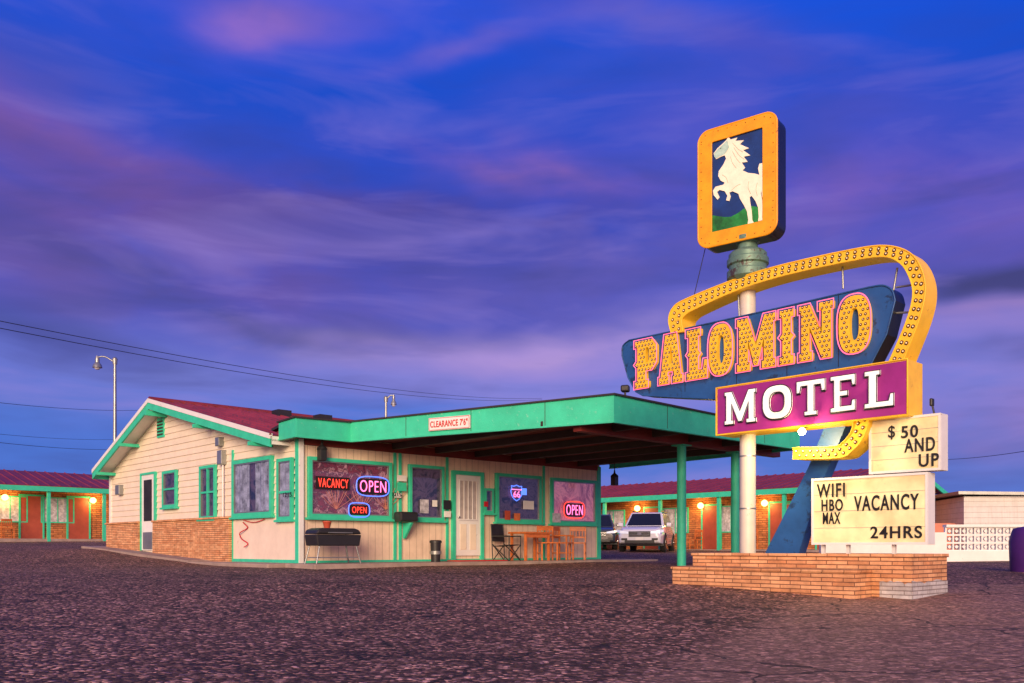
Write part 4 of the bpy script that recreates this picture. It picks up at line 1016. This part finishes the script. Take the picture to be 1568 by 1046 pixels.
# ================================================================= WORLD
w=bpy.data.worlds.new('World'); S.world=w; w.use_nodes=True
try: w.cycles.sampling_method='MANUAL'; w.cycles.sample_map_resolution=256
except Exception: pass
nt=w.node_tree; bg=nt.nodes['Background']
tc=nd(nt,'ShaderNodeTexCoord'); gen=tc.outputs['Generated']
sp=nd(nt,'ShaderNodeSeparateXYZ'); nt.links.new(gen,sp.inputs[0]); X,Y,Z=sp.outputs
az=MA(nt,'ARCTAN2',X,Y); el=MA(nt,'ARCSINE',Z)
cb=nd(nt,'ShaderNodeCombineXYZ'); setin(nt,cb.inputs[0],az); setin(nt,cb.inputs[1],MA(nt,'MULTIPLY',el,2.6)); setin(nt,cb.inputs[2],MA(nt,'MULTIPLY',Y,.3))
vec=cb.outputs[0]
wn=nd(nt,'ShaderNodeTexNoise'); wn.inputs['Scale'].default_value=3.0; wn.inputs['Detail'].default_value=3.5; wn.inputs['Roughness'].default_value=.5; nt.links.new(vec,wn.inputs['Vector'])
sc=nd(nt,'ShaderNodeSeparateColor'); nt.links.new(wn.outputs[1],sc.inputs[0])
azw=MA(nt,'ADD',az,MA(nt,'MULTIPLY',MA(nt,'SUBTRACT',sc.outputs[0],.5),.28))
elw=MA(nt,'ADD',el,MA(nt,'MULTIPLY',MA(nt,'SUBTRACT',sc.outputs[1],.5),.15))
fn=noise(nt,vec,6,4,.52,.3)
wisp=ramp(nt,fn,[(.32,.35),(.5,.8),(.68,1.25)])
f=MA(nt,'DIVIDE',elw,math.pi/2,clamp=True)
def efor(py): return math.atan((HY-py)/F)/(math.pi/2)
col=ramp(nt,f,[(0,lin((84,112,200))),(efor(690),lin((62,108,208))),(efor(590),lin((104,116,214))),(efor(480),lin((70,78,188))),(efor(330),lin((26,64,190))),(efor(150),lin((0,70,200))),(efor(0),lin((2,76,218))),(1,lin((8,40,130)))])
blobs=[(120,240,300,56,.24,(150,94,166),.95),(60,330,160,40,.1,(112,80,162),.7),(330,340,300,44,.15,(100,70,146),.9),(40,110,230,55,0,(70,76,180),.75),(420,25,130,28,-.1,(134,100,200),.9),
(790,280,170,24,.1,(146,98,178),.9),(640,335,340,30,.05,(82,62,144),.9),(180,425,280,46,.08,(104,78,160),.85),(600,385,260,30,.05,(40,54,156),.6),
(370,465,230,26,.22,(52,56,124),.95),(640,490,300,22,.05,(92,86,160),.7),(400,505,180,14,.1,(130,124,205),.6),(860,535,330,40,.0,(168,140,210),.9),(500,560,250,25,.05,(128,124,208),.7),
(90,520,220,32,.05,(66,70,150),.8),(280,570,160,16,.0,(116,124,210),.5),(960,50,240,44,.2,(80,78,188),.7),(1060,220,220,40,.1,(88,84,198),.55),(1400,330,260,70,.1,(120,88,184),.85),
(1300,150,300,55,.2,(76,76,192),.6),(1520,450,130,30,0,(58,54,122),.95),(1530,545,110,16,0,(40,64,150),.95),(1500,500,160,14,0,(146,118,190),.75),(1500,630,240,50,0,(148,112,186),.8),
(700,80,140,16,-.2,(104,92,200),.75),(880,130,60,30,-.6,(76,86,200),.4),(1000,410,320,40,0,(98,84,174),.75),(900,610,520,24,0,(136,126,210),.7),(60,610,260,30,0,(62,104,196),.7)]
for cx,cy,sx,sy,sl,c,s_ in blobs:
    a0=math.atan((cx-CX)/F); e0=math.atan((HY-cy)/math.hypot(F,cx-CX)); sa=sx/F; se=sy/F
    da=MA(nt,'SUBTRACT',azw,a0); de=MA(nt,'SUBTRACT',elw,e0)
    v=MA(nt,'DIVIDE',MA(nt,'MULTIPLY_ADD',da,sl,de),se); u=MA(nt,'DIVIDE',da,sa)
    q=MA(nt,'MULTIPLY_ADD',u,u,MA(nt,'MULTIPLY',v,v))
    g_=MA(nt,'MULTIPLY',MA(nt,'EXPONENT',MA(nt,'MULTIPLY',q,-.8)),MA(nt,'MULTIPLY',wisp,s_),clamp=True)
    col=MIX(nt,g_,col,lin(c))
st=nd(nt,'ShaderNodeMapping'); nt.links.new(vec,st.inputs[0]); st.inputs['Scale'].default_value=(1,1.9,1); st.inputs['Rotation'].default_value=(0,0,.12)
n1=noise(nt,st.outputs[0],3.8,4,.52,.5)
low=ramp(nt,f,[(0,.9),(.20,.8),(.33,.3),(1,.1)])
col=MIX(nt,MA(nt,'MULTIPLY',ramp(nt,n1,[(.50,0.0),(.74,.5)]),low),col,lin((160,134,216)))
col=MIX(nt,MA(nt,'MULTIPLY',ramp(nt,n1,[(.28,.5),(.48,0.0)]),low),col,lin((52,54,132)))
bk=MA(nt,'MULTIPLY',MA(nt,'SUBTRACT',MA(nt,'MULTIPLY',Y,-1.0),.05,clamp=True),MA(nt,'EXPONENT',MA(nt,'MULTIPLY',MA(nt,'ABSOLUTE',el),-1.6)))
col=MIX(nt,MA(nt,'MULTIPLY',bk,1.0,clamp=True),col,(1.6,.80,.56))
sky=nd(nt,'ShaderNodeTexSky',sky_type='NISHITA'); sky.sun_disc=False; sky.sun_elevation=math.radians(4); sky.sun_rotation=math.radians(190)
col=MIX(nt,.010,col,sky.outputs[0],'ADD')
nt.links.new(col,bg.inputs[0]); bg.inputs[1].default_value=1.0

sl=bpy.data.lights.new('sun','SUN'); sl.energy=4.1; sl.angle=math.radians(26); sl.color=(1,.74,.50)
so=bpy.data.objects.new('sun',sl); COL.objects.link(so)
so.rotation_euler=Vector((.14,1,-.25)).to_track_quat('-Z','Y').to_euler()

cam=bpy.data.cameras.new('camera'); co=bpy.data.objects.new('camera',cam); COL.objects.link(co)
cam.sensor_width=36; cam.lens=36*F/1568; cam.shift_y=(HY-523)/1568; cam.clip_end=3000; cam.clip_start=.05
co.location=(0,0,CZ); co.rotation_euler=(math.pi/2,0,0)
S.camera=co
